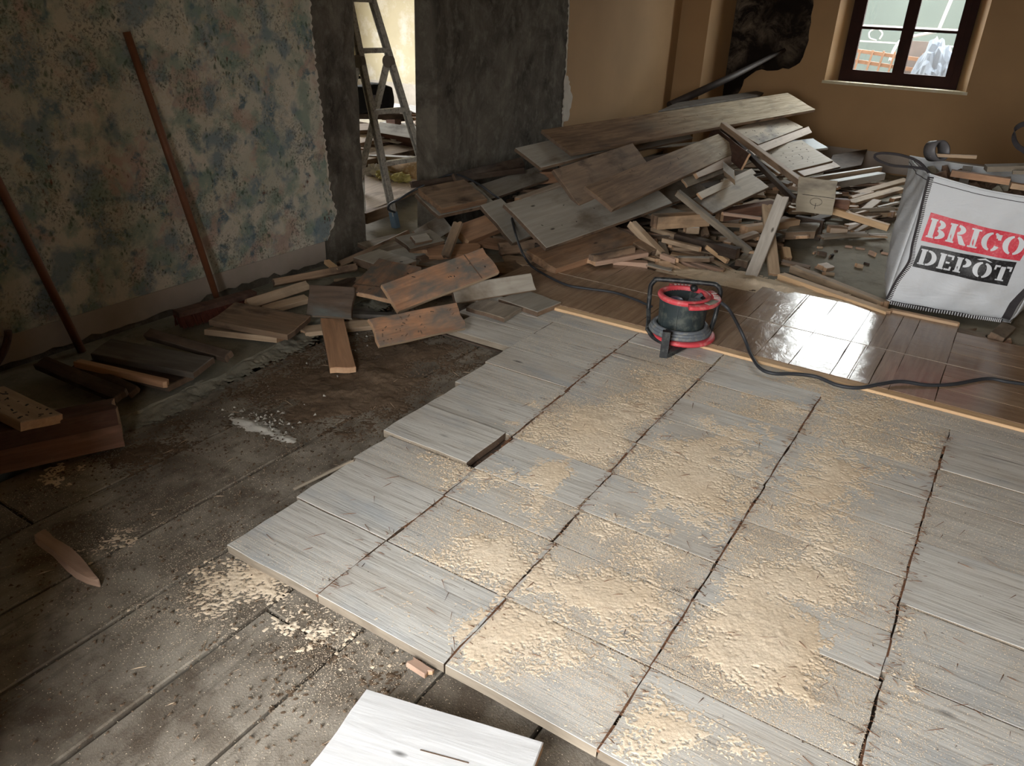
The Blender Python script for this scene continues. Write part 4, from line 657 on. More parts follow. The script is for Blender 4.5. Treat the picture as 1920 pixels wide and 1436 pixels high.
# back wall with window opening
WX0, WX1, WZ0, WZ1 = -2.10, -.62, .90, 2.98
m = MB()
for a, b_, c, d in [(-3.8, WX0, -.26, 3.3), (WX1, RX, -.26, 3.3), (WX0, WX1, -.26, WZ0), (WX0, WX1, WZ1, 3.3)]: m.box(((a+b_)/2, BY+.0015, (c+d)/2), (b_-a, .003, d-c))
FX0, FX1, FZ0, FZ1 = -1.985, -.735, .885, 2.95; FY = BY+.24
for a, b_, c, d in [(-3.8, FX0, -.26, 3.3), (FX1, RX, -.26, 3.3), (FX0, FX1, -.26, FZ0), (FX0, FX1, FZ1, 3.3)]: m.box(((a+b_)/2, FY+.15, (c+d)/2), (b_-a, .30, d-c))
q = [(WX0, BY, WZ0), (WX1, BY, WZ0), (WX1, BY, WZ1), (WX0, BY, WZ1), (FX0, FY, FZ0), (FX1, FY, FZ0), (FX1, FY, FZ1), (FX0, FY, FZ1)]
m.add(q, [(0, 4, 7, 3), (5, 1, 2, 6), (0, 1, 5, 4), (7, 6, 2, 3)])
wb = tag(m.build('wall_back', 'ochre'), 'ochre back wall with splayed window reveal', 'wall', None, 'structure')
# sooty patch, ragged
r2 = random.Random(5); out = []
pts = [(-3.28, 3.25), (-3.275, .5), (-3.12, .56), (-3.04, .84), (-2.90, .95), (-2.72, .97), (-2.52, 1.0), (-2.41, 1.06), (-2.375, 1.20), (-2.37, 1.5), (-2.40, 1.74), (-2.41, 3.25)]
for i in range(len(pts)):
    a = pts[i]; b_ = pts[(i+1) % len(pts)]; k = max(1, int(math.hypot(a[0]-b_[0], a[1]-b_[1])/.06))
    for j in range(k): out.append((a[0]+(b_[0]-a[0])*j/k+(r2.uniform(-.012, .012) if i not in (0, 10) else 0), a[1]+(b_[1]-a[1])*j/k+(r2.uniform(-.012, .012) if i not in (0, 10) else 0)))
mm = MB(); n = len(out); vs = [(x, BY-.018, z) for x, z in out]+[(x, BY, z) for x, z in out]
mm.add(vs, [tuple(range(n))]+[(i, n+i, n+(i+1) % n, (i+1) % n) for i in range(n)])
mm.build('sooty_patch', 'soot', wb)['label'] = 'rough soot-blackened masonry patch in the corner'
slab('baseboard_back', [(-2.2, RX, BY-.014, BY, -.03, .185)], 'skirt', 'pale plaster skirting band under the window', 'baseboard')
m = MB()
m.box(((WX0+WX1)/2, BY+.09, .888), (WX1-WX0+.04, .22, .03)); 
# window
win = empty('window_1', (0, 0, 0), label='dark brown two-leaf window with glazing bars at the far end', cat='window', kind='structure')
m.build('window_sill', 'cream', win)
F = MB(); fw = .075; cz = (FZ0+FZ1)/2; h = FZ1-FZ0; cx = (FX0+FX1)/2
for a, b_, c, d in [(FX0, FX0+fw, FZ0, FZ1), (FX1-fw, FX1, FZ0, FZ1), (FX0+fw, FX1-fw, FZ0, FZ0+fw), (FX0+fw, FX1-fw, FZ1-fw, FZ1)]: F.box(((a+b_)/2, FY-.02, (c+d)/2), (b_-a, .07, d-c))
F.build('window_frame', 'frame', win)
for s, (a, b_) in enumerate([(FX0+fw, cx), (cx, FX1-fw)]):
    S = MB(); sw = .062; z0, z1 = FZ0+fw, FZ1-fw; zb = 1.475; zb2 = 2.1
    for p, q_, c, d in [(a, a+sw, z0, z1), (b_-sw, b_, z0, z1), (a+sw, b_-sw, z0, z0+.07), (a+sw, b_-sw, z1-.07, z1), (a+sw, b_-sw, zb-.014, zb+.014), (a+sw, b_-sw, zb2-.014, zb2+.014)]: S.box(((p+q_)/2, FY-.035, (c+d)/2), (q_-p, .05, d-c))
    so = S.build('casement', 'frame', win)
    for c, d in ((z0+.07, zb-.014), (zb+.014, zb2-.014), (zb2+.014, z1-.07)):
        P_ = MB(); P_.box(((a+b_)/2, FY-.02, (c+d)/2), (b_-a-2*sw, .004, d-c)); P_.build('pane', 'glass', so)
def MBblocker():  # unseen leaf added beside the doorway to shade the near left corner
    m = MB(); m.box((-1.22, -.45, 1.20), (.04, .87, 2.4)); m.box((-1.195, -.38, 1.7), (.01, .7, .8)); m.box((-1.195, -.38, .7), (.01, .7, .8)); return m.build('door_1', 'darkred')
# right wall, rear wall with the doorway the daylight comes through, ceiling
slab('wall_right', [(RX, RX+.3, -1.2, 10.5, -.26, 3.3)], 'ochre', 'right wall outside the picture', 'wall')
DX0, DX1 = -1.15, .12
slab('wall_rear', [(-3.83, DX0, RY-.3, RY, -.26, 3.3), (DX1, RX, RY-.3, RY, -.26, 3.3), (DX0, DX1, RY-.3, RY, 2.5, 3.3), (DX0, DX1, RY-.3, RY, -.26, -.03)], 'ochre', 'rear wall behind the camera with an open doorway', 'wall')
slab('ceiling', [(-10.2, 3.4, -1.3, 10.9, 3.3, 3.5)], 'cream', 'plain ceiling above both rooms', 'ceiling')
tag(MBblocker(), 'open door leaf outside the picture beside the rear doorway', 'door', None, 'structure')
# other room
slab('wall_back', [(-9.9, -3.80, BY, BY+.3, .30, 3.3)], 'cream', 'cream wall at the far end of the room seen through the opening', 'wall')
slab('wall_back', [(-9.9, -3.80, BY-.012, BY+.28, -.26, .34)], 'plaster', 'rough white lower band of the far wall in the other room', 'wall')
slab('wall_side', [(-9.9, -9.6, -1.2, 6.0, -.26, 3.3), (-9.9, -9.6, 8.9, 10.4, -.26, 3.3), (-9.9, -9.6, 6.0, 8.9, -.26, .55), (-9.9, -9.6, 6.0, 8.9, 2.4, 3.3)], 'cream', 'outer wall of the other room with its window opening', 'wall')
slab('wall_rear', [(-9.9, -3.83, -1.2, -.9, -.26, 3.3)], 'cream', 'rear wall of the other room', 'wall')
# outside
slab('ground', [(-40, 30, 10.75, 40, -.6, -.05), (-40, 30, -20, -1.25, -.6, -.08), (-40, -10.2, -1.25, 10.75, -.6, -.08)], 'ground', 'open ground outside the house', 'ground')
slab('garden_wall', [(-12, 8, 21, 21.4, -.1, 4.2)], 'terrwall', 'grey-green wall beyond the terrace seen through the window', 'wall')
# ================================================= timber of the heap, offcuts, battens
M['browngold'] = M['brown']; M['joisttop'] = M['whitebd']
ENDS = {'top': 'enddark', 'brownlit': 'brownlit', 'joisttop': 'brownside', 'browngold': 'brownlit', 'grey': 'enddark', 'greydark': 'enddark', 'dark': 'enddark', 'darkst': 'enddark', 'brown': 'enddark', 'greytan': 'enddark'}
SIDE = {'brownlit': 'orange', 'grey': 'brown', 'top': 'brown', 'bluepale': 'white', 'pinkpale': 'brown', 'orangest': 'tan', 'whitebd': 'tan', 'floorwhite': 'brown', 'white': 'tan', 'plyw': 'redwood', 'doorpl': 'brown', 'darkst': 'grey', 'pale': 'brown', 'browngold': 'brownlit', 'joisttop': 'brownside'}
def timber(name, mat, A, u, w, Lx, W, sk, th, jag, label, grp, cat, seed):
    A = Vector(A); u = Vector(u).normalized(); w = Vector(w)
    if u.cross(w).z < 0: A = A+u*Lx; u = -u; sk = -sk
    me = board_mesh(name, Lx, W, th, sk, min(jag, .15*Lx), .003, seed)
    o = link(name, me, None, (mat, ENDS.get(mat, 'endgrain'), 'brown', SIDE.get(mat, mat)))
    o.matrix_world = frame_from(A, u, w)
    return tag(o, label, cat, grp or None)
sd = 1000
for p in PLANKS:
    sd += 1; timber(*p, sd)
def find(lbl): return [o for o in COL.objects if str(o.get('label', '')).startswith(lbl)][0]
# details on single boards: cross lines, dark oval stain, pencil marks
def detail(ob, boxes, mat, name):
    m = MB()
    for x, y, z, dx, dy, dz, a in boxes: m.box((x, y, z), (dx, dy, dz), 0, Matrix.Rotation(a, 3, 'Z'))
    return m.build(name, mat, ob)
o = find('big stained'); W = max(v.co.y for v in o.data.vertices); Lx = max(v.co.x for v in o.data.vertices)
xs_ = Lx*.80; detail(o, [(xs_, W/2, .0004, .007, W*.98, .0016, .03)], 'enddark', 'cross_line')['label'] = 'dark line across the board'
o = find('orange floorboard offcut with a dark cross'); W = max(v.co.y for v in o.data.vertices); Lx = max(v.co.x for v in o.data.vertices)
detail(o, [(Lx*.26, W/2, .0004, .016, W*.95, .0016, -.05)], 'enddark', 'cross_line')
def nails(ob, n, seed, mat='pencil'):
    r = random.Random(seed); W = max(v.co.y for v in ob.data.vertices); Lx = max(v.co.x for v in ob.data.vertices); m = MB()
    for _ in range(n): m.box((r.uniform(.05, .95)*Lx, r.uniform(.1, .9)*W, .0005), (r.uniform(.004, .02), r.uniform(.003, .007), .002), 0, Matrix.Rotation(r.uniform(0, 3), 3, 'Z'))
    m.build('nail_marks', mat, ob)['kind'] = 'stuff'
nails(o, 6, 3); nails(find('orange-brown floorboard'), 26, 4, 'enddark'); nails(find('pale brown speckled'), 26, 5); nails(find('pale tan spotted'), 34, 6); nails(find('short pale plank with'), 18, 7); nails(find('broad brown plank'), 14, 8); nails(find('wide smooth grey'), 8, 9); nails(find('big stained'), 8, 10); nails(find('long warped'), 30, 11, 'enddark')
o = find('square pale wooden panel'); W = max(v.co.y for v in o.data.vertices); Lx = max(v.co.x for v in o.data.vertices)
m = MB(); m.tube([(Lx*.5+.045*math.cos(a), W*.33+.03*math.sin(a), .0015) for a in [i*math.pi/8 for i in range(16)]], .0018, 4, closed=True); m.bar((Lx*.5, W*.29, .001), (Lx*.5, W*.12, .001), .004, .002); m.bar((Lx*.1, W*.5, .001), (Lx*.95, W*.49, .001), .004, .003)
m.build('pencil_marks', 'pencil', o)
o = find('bright whitish floorboard'); W = max(v.co.y for v in o.data.vertices); Lx = max(v.co.x for v in o.data.vertices)
m = MB(); m.bar((Lx*.3, W*.42, .0003), (Lx*.55, W*.44, .0003), .0025, .0015); m.build('split_line', 'enddark', o)
# carved chock lying alone on the dusty floor, lower left
def spindle(name, prof, mat, a, b_, label, cat, th=.03):
    a = Vector(a); b_ = Vector(b_); u = (b_-a); L_ = u.length; u.normalize(); w_ = Vector((0, 0, 1)).cross(u); m = MB(); n = len(prof); vs = []
    for t_, l, r in prof:
        p = a+u*(L_*t_)
        for y, z in ((l, 0), (l*.8, th*.8), (r*.8, th), (r, 0)): vs.append(p+w_*y+Vector((0, 0, z)))
    fs = [(3, 2, 1, 0), tuple(4*(n-1)+k for k in range(4))]
    for i in range(n-1):
        for k in range(4): fs.append((4*i+k, 4*i+(k+1) % 4, 4*i+4+(k+1) % 4, 4*i+4+k))
    m.add(vs, fs); o = m.build(name, mat); return tag(o, label, cat)
spindle('wood_chunk', [(0, -.018, .022), (.08, -.022, .024), (.2, -.020, .020), (.32, -.018, .026), (.45, -.022, .030), (.6, -.026, .026), (.75, -.026, .018), (.88, -.018, .008), (.96, -.008, .004), (1, -.002, .002)], 'pinkwood', CHUNK[0], CHUNK[1], 'lone knotted wood chunk tapering to a point on the dusty floor at lower left', 'wood chunk')
# ---- broken laths and scraps filling the heap
SHORT = [('long warped', 'topmost long plank'), ('broad brown plank', 'broad brown plank'), ('wide smooth grey', 'wide smooth grey board'), ('thick brown plank', 'thick brown plank'), ('short pale plank', 'blue stained pale plank'), ('pale tan spotted', 'spotted tan plank'), ('pale greyish plank', 'split pale plank'), ('square pale wooden', 'square panel'), ('whitish lath', 'steep whitish lath'), ('straight grey-tan', 'grey-tan leaning batten'), ('thick tan beam', 'thick tan beam stub'), ('reddish brown beam', 'reddish brown beam'), ('long dark beam', 'long dark beam'), ('short tan batten leaning', 'short leaning tan batten'), ('curved yellow', 'curved yellow batten'), ('upper white painted', 'upper white rail'), ('lower grey and white', 'lower grey rail'), ('brown slat disappearing', 'farther brown slat'), ('split tan slat', 'nearer split slat'), ('orange-brown plank', 'orange-brown plank'), ('short bright batten', 'standing bright batten'), ('dark grey split', 'dark grey split plank'), ('brown board with thick', 'golden edged board'), ('narrow grey board', 'cable-crossed grey board'), ('square dark stained', 'square dark board'), ('yellow sawdust-covered', 'long yellow batten'), ('pinkish batten in front', 'pinkish batten by the bag'), ('tan batten with a bright', 'bright edged tan batten'), ('fresh yellow splinter', 'fresh yellow splinter'), ('pale squared', 'pale squared batten'), ('long rough brown', 'rough brown plank by the wall'), ('thick brown joist', 'thick brown joist'), ('pale double plank', 'pale double plank'), ('dark board under', 'board under the tool bag'), ('white plank on the far', 'white plank of the far pile'), ('dark brown board leaning', 'low dark board by the back wall'), ('grey offcut with pencil', 'pencil marked grey offcut'), ('pinkish block on', 'pinkish block on the concrete')]
LAND = [(s, find(p).matrix_world @ Vector((max(v.co.x for v in find(p).data.vertices)/2, 0, 0))) for p, s in SHORT]
CW = {'tan': 'tan', 'pinkwood': 'pinkish brown', 'brown': 'brown', 'greytan': 'greyish tan', 'pinktan': 'pinkish tan', 'freshtan': 'light tan', 'grey': 'grey', 'pinkpale': 'pale pinkish', 'dark': 'dark brown', 'browngold': 'brown', 'pale': 'pale', 'top': 'faded brown', 'orange': 'orange', 'greydark': 'dark grey', 'fresh': 'yellow', 'doorpl': 'dusty pale', 'whitebd': 'whitish', 'brownside': 'red-brown'}
def name_scrap(o, mat, c, L_, W):
    s, p = min(LAND, key=lambda q: (q[1]-c).length); d = c-p
    side = ('right of' if d.x > 0 else 'left of') if abs(d.x) > abs(d.y) else ('behind' if d.y > 0 else 'in front of')
    size = 'tiny' if L_ < .1 else 'short' if L_ < .25 else 'mid-length' if L_ < .6 else 'long'
    shape = 'splinter' if W < .03 else 'lath' if W < .065 else 'slat' if W < .11 else 'board'
    o['label'] = '%s %s %s just %s the %s' % (size, CW[mat], shape, side, s)
def region(poly, n, zr, lr, wr, mats, label, grp, seed, aim=None, slope=.12):
    r = random.Random(seed); xs = [p[0] for p in poly]; ys = [p[1] for p in poly]
    def inside(x, y):
        c = False; j = len(poly)-1
        for i in range(len(poly)):
            if (poly[i][1] > y) != (poly[j][1] > y) and x < (poly[j][0]-poly[i][0])*(y-poly[i][1])/(poly[j][1]-poly[i][1])+poly[i][0]: c = not c
            j = i
        return c
    k = 0
    while k < n:
        x, y = r.uniform(min(xs), max(xs)), r.uniform(min(ys), max(ys))
        if not inside(x, y): continue
        k += 1; L_ = r.uniform(*lr); W = r.uniform(*wr); th = r.uniform(.012, .035); a = (aim if aim is not None and r.random() < .6 else r.uniform(0, math.pi))+r.gauss(0, .25)
        z = r.uniform(*zr)*(k/n)**.6; sl = r.uniform(-slope, slope)
        u = Vector((math.cos(a)*math.cos(sl), math.sin(a)*math.cos(sl), math.sin(sl))); w_ = Vector((0, 0, 1)).cross(u).normalized(); w_ = (w_+Vector((0, 0, r.uniform(-.25, .25)))).normalized()
        A = Vector((x, y, -.05+th+z+abs(math.sin(sl))*L_/2))-u*L_/2-w_*W/2
        mt = r.choice(mats); so_ = timber('wood_scrap', mt, A, u, w_, L_, W, r.uniform(-.02, .02), th, .02, label, grp, 'wood scrap', seed*1000+k); name_scrap(so_, mt, A+u*L_/2, L_, W)
MIX = ['tan', 'pinkwood', 'brown', 'greytan', 'pinktan', 'freshtan', 'grey', 'pinkpale', 'dark', 'tan']
region([(-2.15, 4.55), (-1.55, 4.95), (-1.35, 5.4), (-1.35, 6.2), (-2.2, 6.2), (-2.4, 5.1)], 90, (0, .13), (.10, .36), (.02, .07), MIX, 'broken lath or splinter in the jumble of scraps in front of the heap', 'scraps in front of the heap', 21, .2)
region([(-1.35, 6.9), (-.95, 6.4), (-.75, 7.0), (-.75, 8.6), (-1.5, 9.3), (-1.7, 8.0)], 46, (0, .08), (.15, .7), (.03, .09), MIX, 'broken slat lying between the square panel and the white bag', 'slats between panel and bag', 22, .9)
region([(-2.2, 6.2), (-1.4, 6.1), (-1.3, 7.6), (-2.0, 8.4), (-2.3, 7.2)], 46, (.02, .24), (.2, .6), (.04, .12), ['pale', 'tan', 'pinkpale', 'grey', 'brown', 'pinktan'], 'broken board piece in the rubble beneath the crossing battens', 'board pieces under the battens', 23, 1.2)
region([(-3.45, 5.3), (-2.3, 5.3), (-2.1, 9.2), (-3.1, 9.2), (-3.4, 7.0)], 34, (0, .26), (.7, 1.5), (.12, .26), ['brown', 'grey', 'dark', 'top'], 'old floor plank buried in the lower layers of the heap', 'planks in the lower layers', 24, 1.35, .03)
region([(-3.5, 4.0), (-2.8, 3.6), (-2.5, 4.4), (-2.7, 5.2), (-3.5, 5.2)], 22, (0, .10), (.2, .55), (.06, .16), ['brown', 'grey', 'dark', 'greytan', 'orange'], 'plank piece in the spill between heap and ladder', 'plank pieces near the ladder', 25, .8, .05)
region([(-3.3, 3.0), (-2.75, 2.75), (-2.7, 3.6), (-3.35, 3.75)], 12, (0, .05), (.15, .4), (.05, .14), ['brown', 'greydark', 'dark', 'tan'], 'board piece at the torn end of the floral wall', 'board pieces at the wall end', 26, .9, .04)
region([(-1.0, 4.95), (-.4, 4.86), (.4, 4.75), (.5, 5.0), (-.6, 5.05)], 20, (0, .02), (.06, .3), (.015, .05), ['tan', 'greytan', 'fresh', 'pinkwood'], 'crumbled batten bit along the far edge of the parquet', 'bits along the far parquet edge', 27, .05, .03)
region([(-5.9, 5.6), (-4.7, 5.2), (-4.6, 6.8), (-5.6, 8.2), (-7.2, 9.2), (-7.9, 8.8)], 46, (0, .26), (.5, 1.5), (.09, .25), ['doorpl', 'whitebd', 'doorpl', 'brownside', 'dark'], 'dusty plank in the stack beyond the opening', 'planks beyond the opening', 28, .6, .05)
# small chips strewn over concrete
region([(-1.2, 5.3), (-.6, 5.1), (-.6, 6.6), (-1.1, 6.6)], 14, (0, .0), (.02, .07), (.008, .02), ['dark', 'tan', 'pinkwood'], 'tiny wood chip on the bare concrete left of the bag', 'chips on the concrete', 29, None, .02)

for nm, c_, d_, mt_, lb_ in [('block', (-5.28, 6.76, .135), (.12, .10, .36), 'brownside', 'short dark block propping a pale plank at the right of the far room'), ('block', (-6.60, 7.68, .105), (.14, .12, .32), 'brownside', 'short dark block propping the whitish plank behind the right ladder rail'), ('block', (-1.25, 6.545, .035), (.22, .06, .16), 'dark', 'dark block at the foot of the square panel')]:
    m = MB(); m.box(c_, d_); tag(m.build(nm, mt_), lb_, 'block')
# ================================================= builder's bag
bag = empty('rubble_bag', (-.07, 5.45, -.05), label='big white woven bag with red and black BRICO DEPÔT print, filled with rubble', cat='bag')
BI = bag.matrix_basis.inverted(); OFF = Vector((.07, -5.45, .05))
CB = [Vector((-.425, 5.10, 0)), Vector((.255, 5.22, 0)), Vector((.33, 5.86, 0)), Vector((-.50, 5.78, 0))]      # bottom corners
CT = [Vector((-.370, 5.09, .80)), Vector((.36, 5.12, .755)), Vector((.40, 5.78, .80)), Vector((-.56, 5.70, .80))]
def bagS(side, u, v, off=0.0):
    a, b_ = CB[side], CB[(side+1) % 4]; c, d = CT[side], CT[(side+1) % 4]
    p = a.lerp(b_, u).lerp(c.lerp(d, u), v)
    n = Vector(((b_-a).y, -(b_-a).x, 0)).normalized()
    rnd = (math.sin(math.pi*u)**.5)
    bul = .050*rnd*math.sin(math.pi*min(1, v*1.02+.06))**.7
    wr = .007*math.sin(9*u+5*v+side*2)*math.sin(math.pi*v)+.005*math.sin(21*u-13*v+side)*math.sin(math.pi*u)+.004*math.sin(31*v+6*u)*math.sin(math.pi*u)
    tuck = -.022*max(0, 1-v/.06)*1.0
    z = -.028*math.sin(math.pi*u)*v**4 if side == 0 else -.02*math.sin(math.pi*u)*v**4
    return p+n*(bul+wr*rnd+tuck*.6+off)+Vector((0, 0, z))+OFF-Vector((0, 0, .05*0))
NU, NV = 26, 22
m = MB()
for side in range(4):
    vs = [bagS(side, i/NU, j/NV) for j in range(NV+1) for i in range(NU+1)]
    m.add(vs, [(j*(NU+1)+i, j*(NU+1)+i+1, (j+1)*(NU+1)+i+1, (j+1)*(NU+1)+i) for j in range(NV) for i in range(NU)], 0, True)
m.add([CB[k]+OFF for k in range(4)], [(3, 2, 1, 0)])
# rolled hem at the rim
body = m.build('bag_body', 'bag', bag)
so = body.modifiers.new('thickness', 'SOLIDIFY'); so.thickness = .004; so.offset = -1
m = MB()
for side in range(4): m.tube([bagS(side, i/16, 1.0, .001) for i in range(17)], .005, 5)
m.build('rim_hem', 'printwhite', bag)
m = MB(); 
for side in (0, 1, 3): m.tube([bagS(side, i/24, .955, .0015) for i in range(25)], .0022, 4)
m.build('rim_seam', 'strap', bag)
# corner seam strips with white stitches
def strip(side, pts, wd, off, mat, name, stitches=True):
    m = MB(); P = catmull([Vector((a, b_, 0)) for a, b_ in pts], 6); vs = []; S_ = [bagS(side, p.x, p.y, off) for p in P]; n = len(S_)
    for i in range(n):
        tg = (S_[min(i+1, n-1)]-S_[max(i-1, 0)]).normalized(); nn = Vector(((CB[(side+1) % 4]-CB[side]).y, -(CB[(side+1) % 4]-CB[side]).x, 0)).normalized(); sd_ = tg.cross(nn).normalized()
        vs += [S_[i]-sd_*wd/2, S_[i]+sd_*wd/2, S_[i]+sd_*wd/2-nn*.004, S_[i]-sd_*wd/2-nn*.004]
    fs = []
    for i in range(n-1):
        for k in range(4): fs.append((4*i+k, 4*i+4+k, 4*i+4+(k+1) % 4, 4*i+(k+1) % 4))
    m.add(vs, fs); o = m.build(name, mat, bag)
    if stitches:
        m = MB(); 
        for i in range(n-1):
            for h_ in (0, .5):
                p = S_[i].lerp(S_[i+1], h_); tg = (S_[i+1]-S_[i]).normalized(); nn = Vector(((CB[(side+1) % 4]-CB[side]).y, -(CB[(side+1) % 4]-CB[side]).x, 0)).normalized(); sd_ = tg.cross(nn).normalized()
                m.bar(p-sd_*wd*.08+nn*.001, p+sd_*wd*.62+nn*.001, .0045, .003, nn)
        m.build('stitches', 'stitch', o)['kind'] = 'stuff'
    return o
strip(0, [(.012, .03), (.035, .2), (.075, .36), (.055, .5), (.04, .66), (.02, .82), (.006, .985)], .032, .003, 'strap', 'corner_seam')
strip(0, [(.03, .022), (.25, .018), (.5, .018), (.75, .018), (.93, .020)], .030, .003, 'strap', 'bottom_seam')
strip(0, [(.945, .03), (.945, .2), (.99, .36)], .045, .004, 'strap', 'corner_seam', False)
# print: two blocks with stencil lettering laid on the front face
def front(x, z, off):                      # x, z in metres on the front face -> bag surface
    v = z/.79
    a = CB[0].lerp(CT[0], v).x; b_ = CB[1].lerp(CT[1], v).x
    return bagS(0, (x-a)/(b_-a), v, off)
def patch(poly, off, th, nm, mat, parent, sub=18):
    """flat polygon cut into a fine grid and wrapped on the bag"""
    bm = bmesh.new(); f = bm.faces.new([bm.verts.new((x, z, 0)) for x, z in poly])
    xs = [p[0] for p in poly]; zs = [p[1] for p in poly]
    for k in range(1, sub): 
        for ax, lo, hi in ((0, min(xs), max(xs)), (1, min(zs), max(zs))):
            c = lo+(hi-lo)*k/sub; bmesh.ops.bisect_plane(bm, geom=bm.verts[:]+bm.edges[:]+bm.faces[:], plane_co=(c if ax == 0 else 0, c if ax else 0, 0), plane_no=(1-ax, ax, 0))
    for v in bm.verts: v.co = front(v.co.x, v.co.y, off)
    me = bpy.data.meshes.new(nm); bm.to_mesh(me); bm.free(); return link(nm, me, parent, (mat,))
red = patch([(-.318, .590), (.215, .560), (.185, .408), (-.330, .422)], .0020, 0, 'red_print_block', 'printred', bag)
blk = patch([(-.322, .398), (-.322, .395), (.172, .398), (.165, .245), (-.338, .262)], .0020, 0, 'black_print_block', 'printblack', bag)
def rect(x0, x1, y0, y1): return [(x0, y0), (x1, y0), (x1, y1), (x0, y1)]
def arc(cx, cy, ro, ri, a0, a1, yo=None, yi=None, n=10):
    yo = yo or ro; yi = yi or ri; P = [(cx+ro*math.cos(math.radians(a0+(a1-a0)*i/n)), cy+yo*math.sin(math.radians(a0+(a1-a0)*i/n))) for i in range(n+1)]
    Q = [(cx+ri*math.cos(math.radians(a1-(a1-a0)*i/n)), cy+yi*math.sin(math.radians(a1-(a1-a0)*i/n))) for i in range(n+1)]; return P+Q
serif = lambda x0, x1, y: rect(x0, x1, y, y+.09)
GL = {
 'B': (.82, [rect(.06, .30, 0, 1), serif(0, .34, 0), serif(0, .34, .91), arc(.40, .76, .34, .10, -80, 88, .24, .12), arc(.40, .27, .42, .14, -88, 80, .27, .15)]),
 'R': (.88, [rect(.06, .30, 0, 1), serif(0, .36, 0), serif(0, .34, .91), arc(.40, .74, .36, .12, -88, 88, .26, .13), [(.42, .46), (.62, .46), (.86, .09), (.90, .09), (.90, 0), (.68, 0), (.60, .04)]]),
 'I': (.44, [rect(.10, .34, 0, 1), serif(0, .44, 0), serif(0, .44, .91)]),
 'C': (.86, [arc(.46, .5, .46, .20, 98, 262, .5, .40), arc(.50, .5, .38, .14, 28, 84, .5, .40), arc(.50, .5, .38, .14, -84, -28, .5, .40), rect(.70, .84, .62, .92)]),
 'O': (.92, [arc(.44, .5, .44, .18, 98, 262, .5, .40), arc(.50, .5, .44, .18, -82, 82, .5, .40)]),
 'D': (.90, [rect(.06, .30, 0, 1), serif(0, .36, 0), serif(0, .36, .91), arc(.40, .5, .50, .24, -90, 90, .5, .38)]),
 'E': (.76, [rect(.06, .30, 0, 1), serif(0, .34, 0), serif(0, .34, .91), rect(.38, .72, 0, .11), rect(.38, .72, .89, 1), rect(.38, .58, .44, .56), rect(.62, .72, 0, .28), rect(.62, .72, .72, 1)]),
 'P': (.80, [rect(.06, .30, 0, 1), serif(0, .38, 0), serif(0, .34, .91), arc(.40, .70, .38, .13, -88, 88, .30, .16)]),
 'T': (.86, [rect(.31, .55, 0, .94), serif(.22, .64, 0), rect(0, .27, .87, 1), rect(.59, .86, .87, 1), rect(0, .10, .68, 1), rect(.76, .86, .68, 1)]),
 '^': (0, [[(.06, 1.10), (.44, 1.26), (.82, 1.10), (.70, 1.08), (.44, 1.15), (.20, 1.08)]]),
}
def word(txt, x0, x1, zb0, zb1, h, parent, sl=0.0):
    gap = .10; tot = sum(GL[c][0] for c in txt if c != '^')+gap*(len([c for c in txt if c != '^'])-1); k = (x1-x0)/tot; x = x0
    for c in txt:
        wd_, polys = GL[c]
        if c == '^': x -= (GL['O'][0]+gap)*k
        bm = bmesh.new()
        for P in polys:
            try: bm.faces.new([bm.verts.new((x+px*k+sl*py*h, zb0+(zb1-zb0)*((x+px*k)-x0)/(x1-x0)+py*h, 0)) for px, py in P])
            except Exception: pass
        bmesh.ops.triangulate(bm, faces=bm.faces[:])
        bmesh.ops.subdivide_edges(bm, edges=[e for e in bm.edges if e.calc_length() > .02], cuts=2)
        for v in bm.verts: v.co = front(v.co.x, v.co.y, .0035)
        bmesh.ops.recalc_face_normals(bm, faces=bm.faces[:])
        me = bpy.data.meshes.new('letter'); bm.to_mesh(me); bm.free(); link('letter', me, parent, ('printwhite',))
        if c == '^': x += (GL['O'][0]+gap)*k
        else: x += (wd_+gap)*k
word('BRICO', -.312, .178, .449, .437, .112, red, .04)
word('DEPO^T', -.318, .158, .284, .270, .094, blk, .04)
# lifting straps
def strap_loop(name, pts, wd=.024):
    P = catmull(pts, 6); m = MB(); n = len(P); vs = []
    for i in range(n):
        tg = (P[min(i+1, n-1)]-P[max(i-1, 0)]).normalized(); sd_ = tg.cross(Vector((0, -.3, 1))).normalized(); nn = sd_.cross(tg)
        vs += [P[i]-sd_*.003-nn*wd/2, P[i]+sd_*.003-nn*wd/2, P[i]+sd_*.003+nn*wd/2, P[i]-sd_*.003+nn*wd/2]
    fs = [(4*i+k, 4*i+4+k, 4*i+4+(k+1) % 4, 4*i+(k+1) % 4) for i in range(n-1) for k in range(4)]
    m.add(vs, fs+[(3, 2, 1, 0), (4*n-4, 4*n-3, 4*n-2, 4*n-1)]); return m.build(name, 'strap', bag)
loc = lambda p: Vector(p)+OFF
strap_loop('lifting_strap', [loc(p) for p in LOOPS[0]], .014)
strap_loop('lifting_strap', [loc(p) for p in LOOPS[1]], .03)
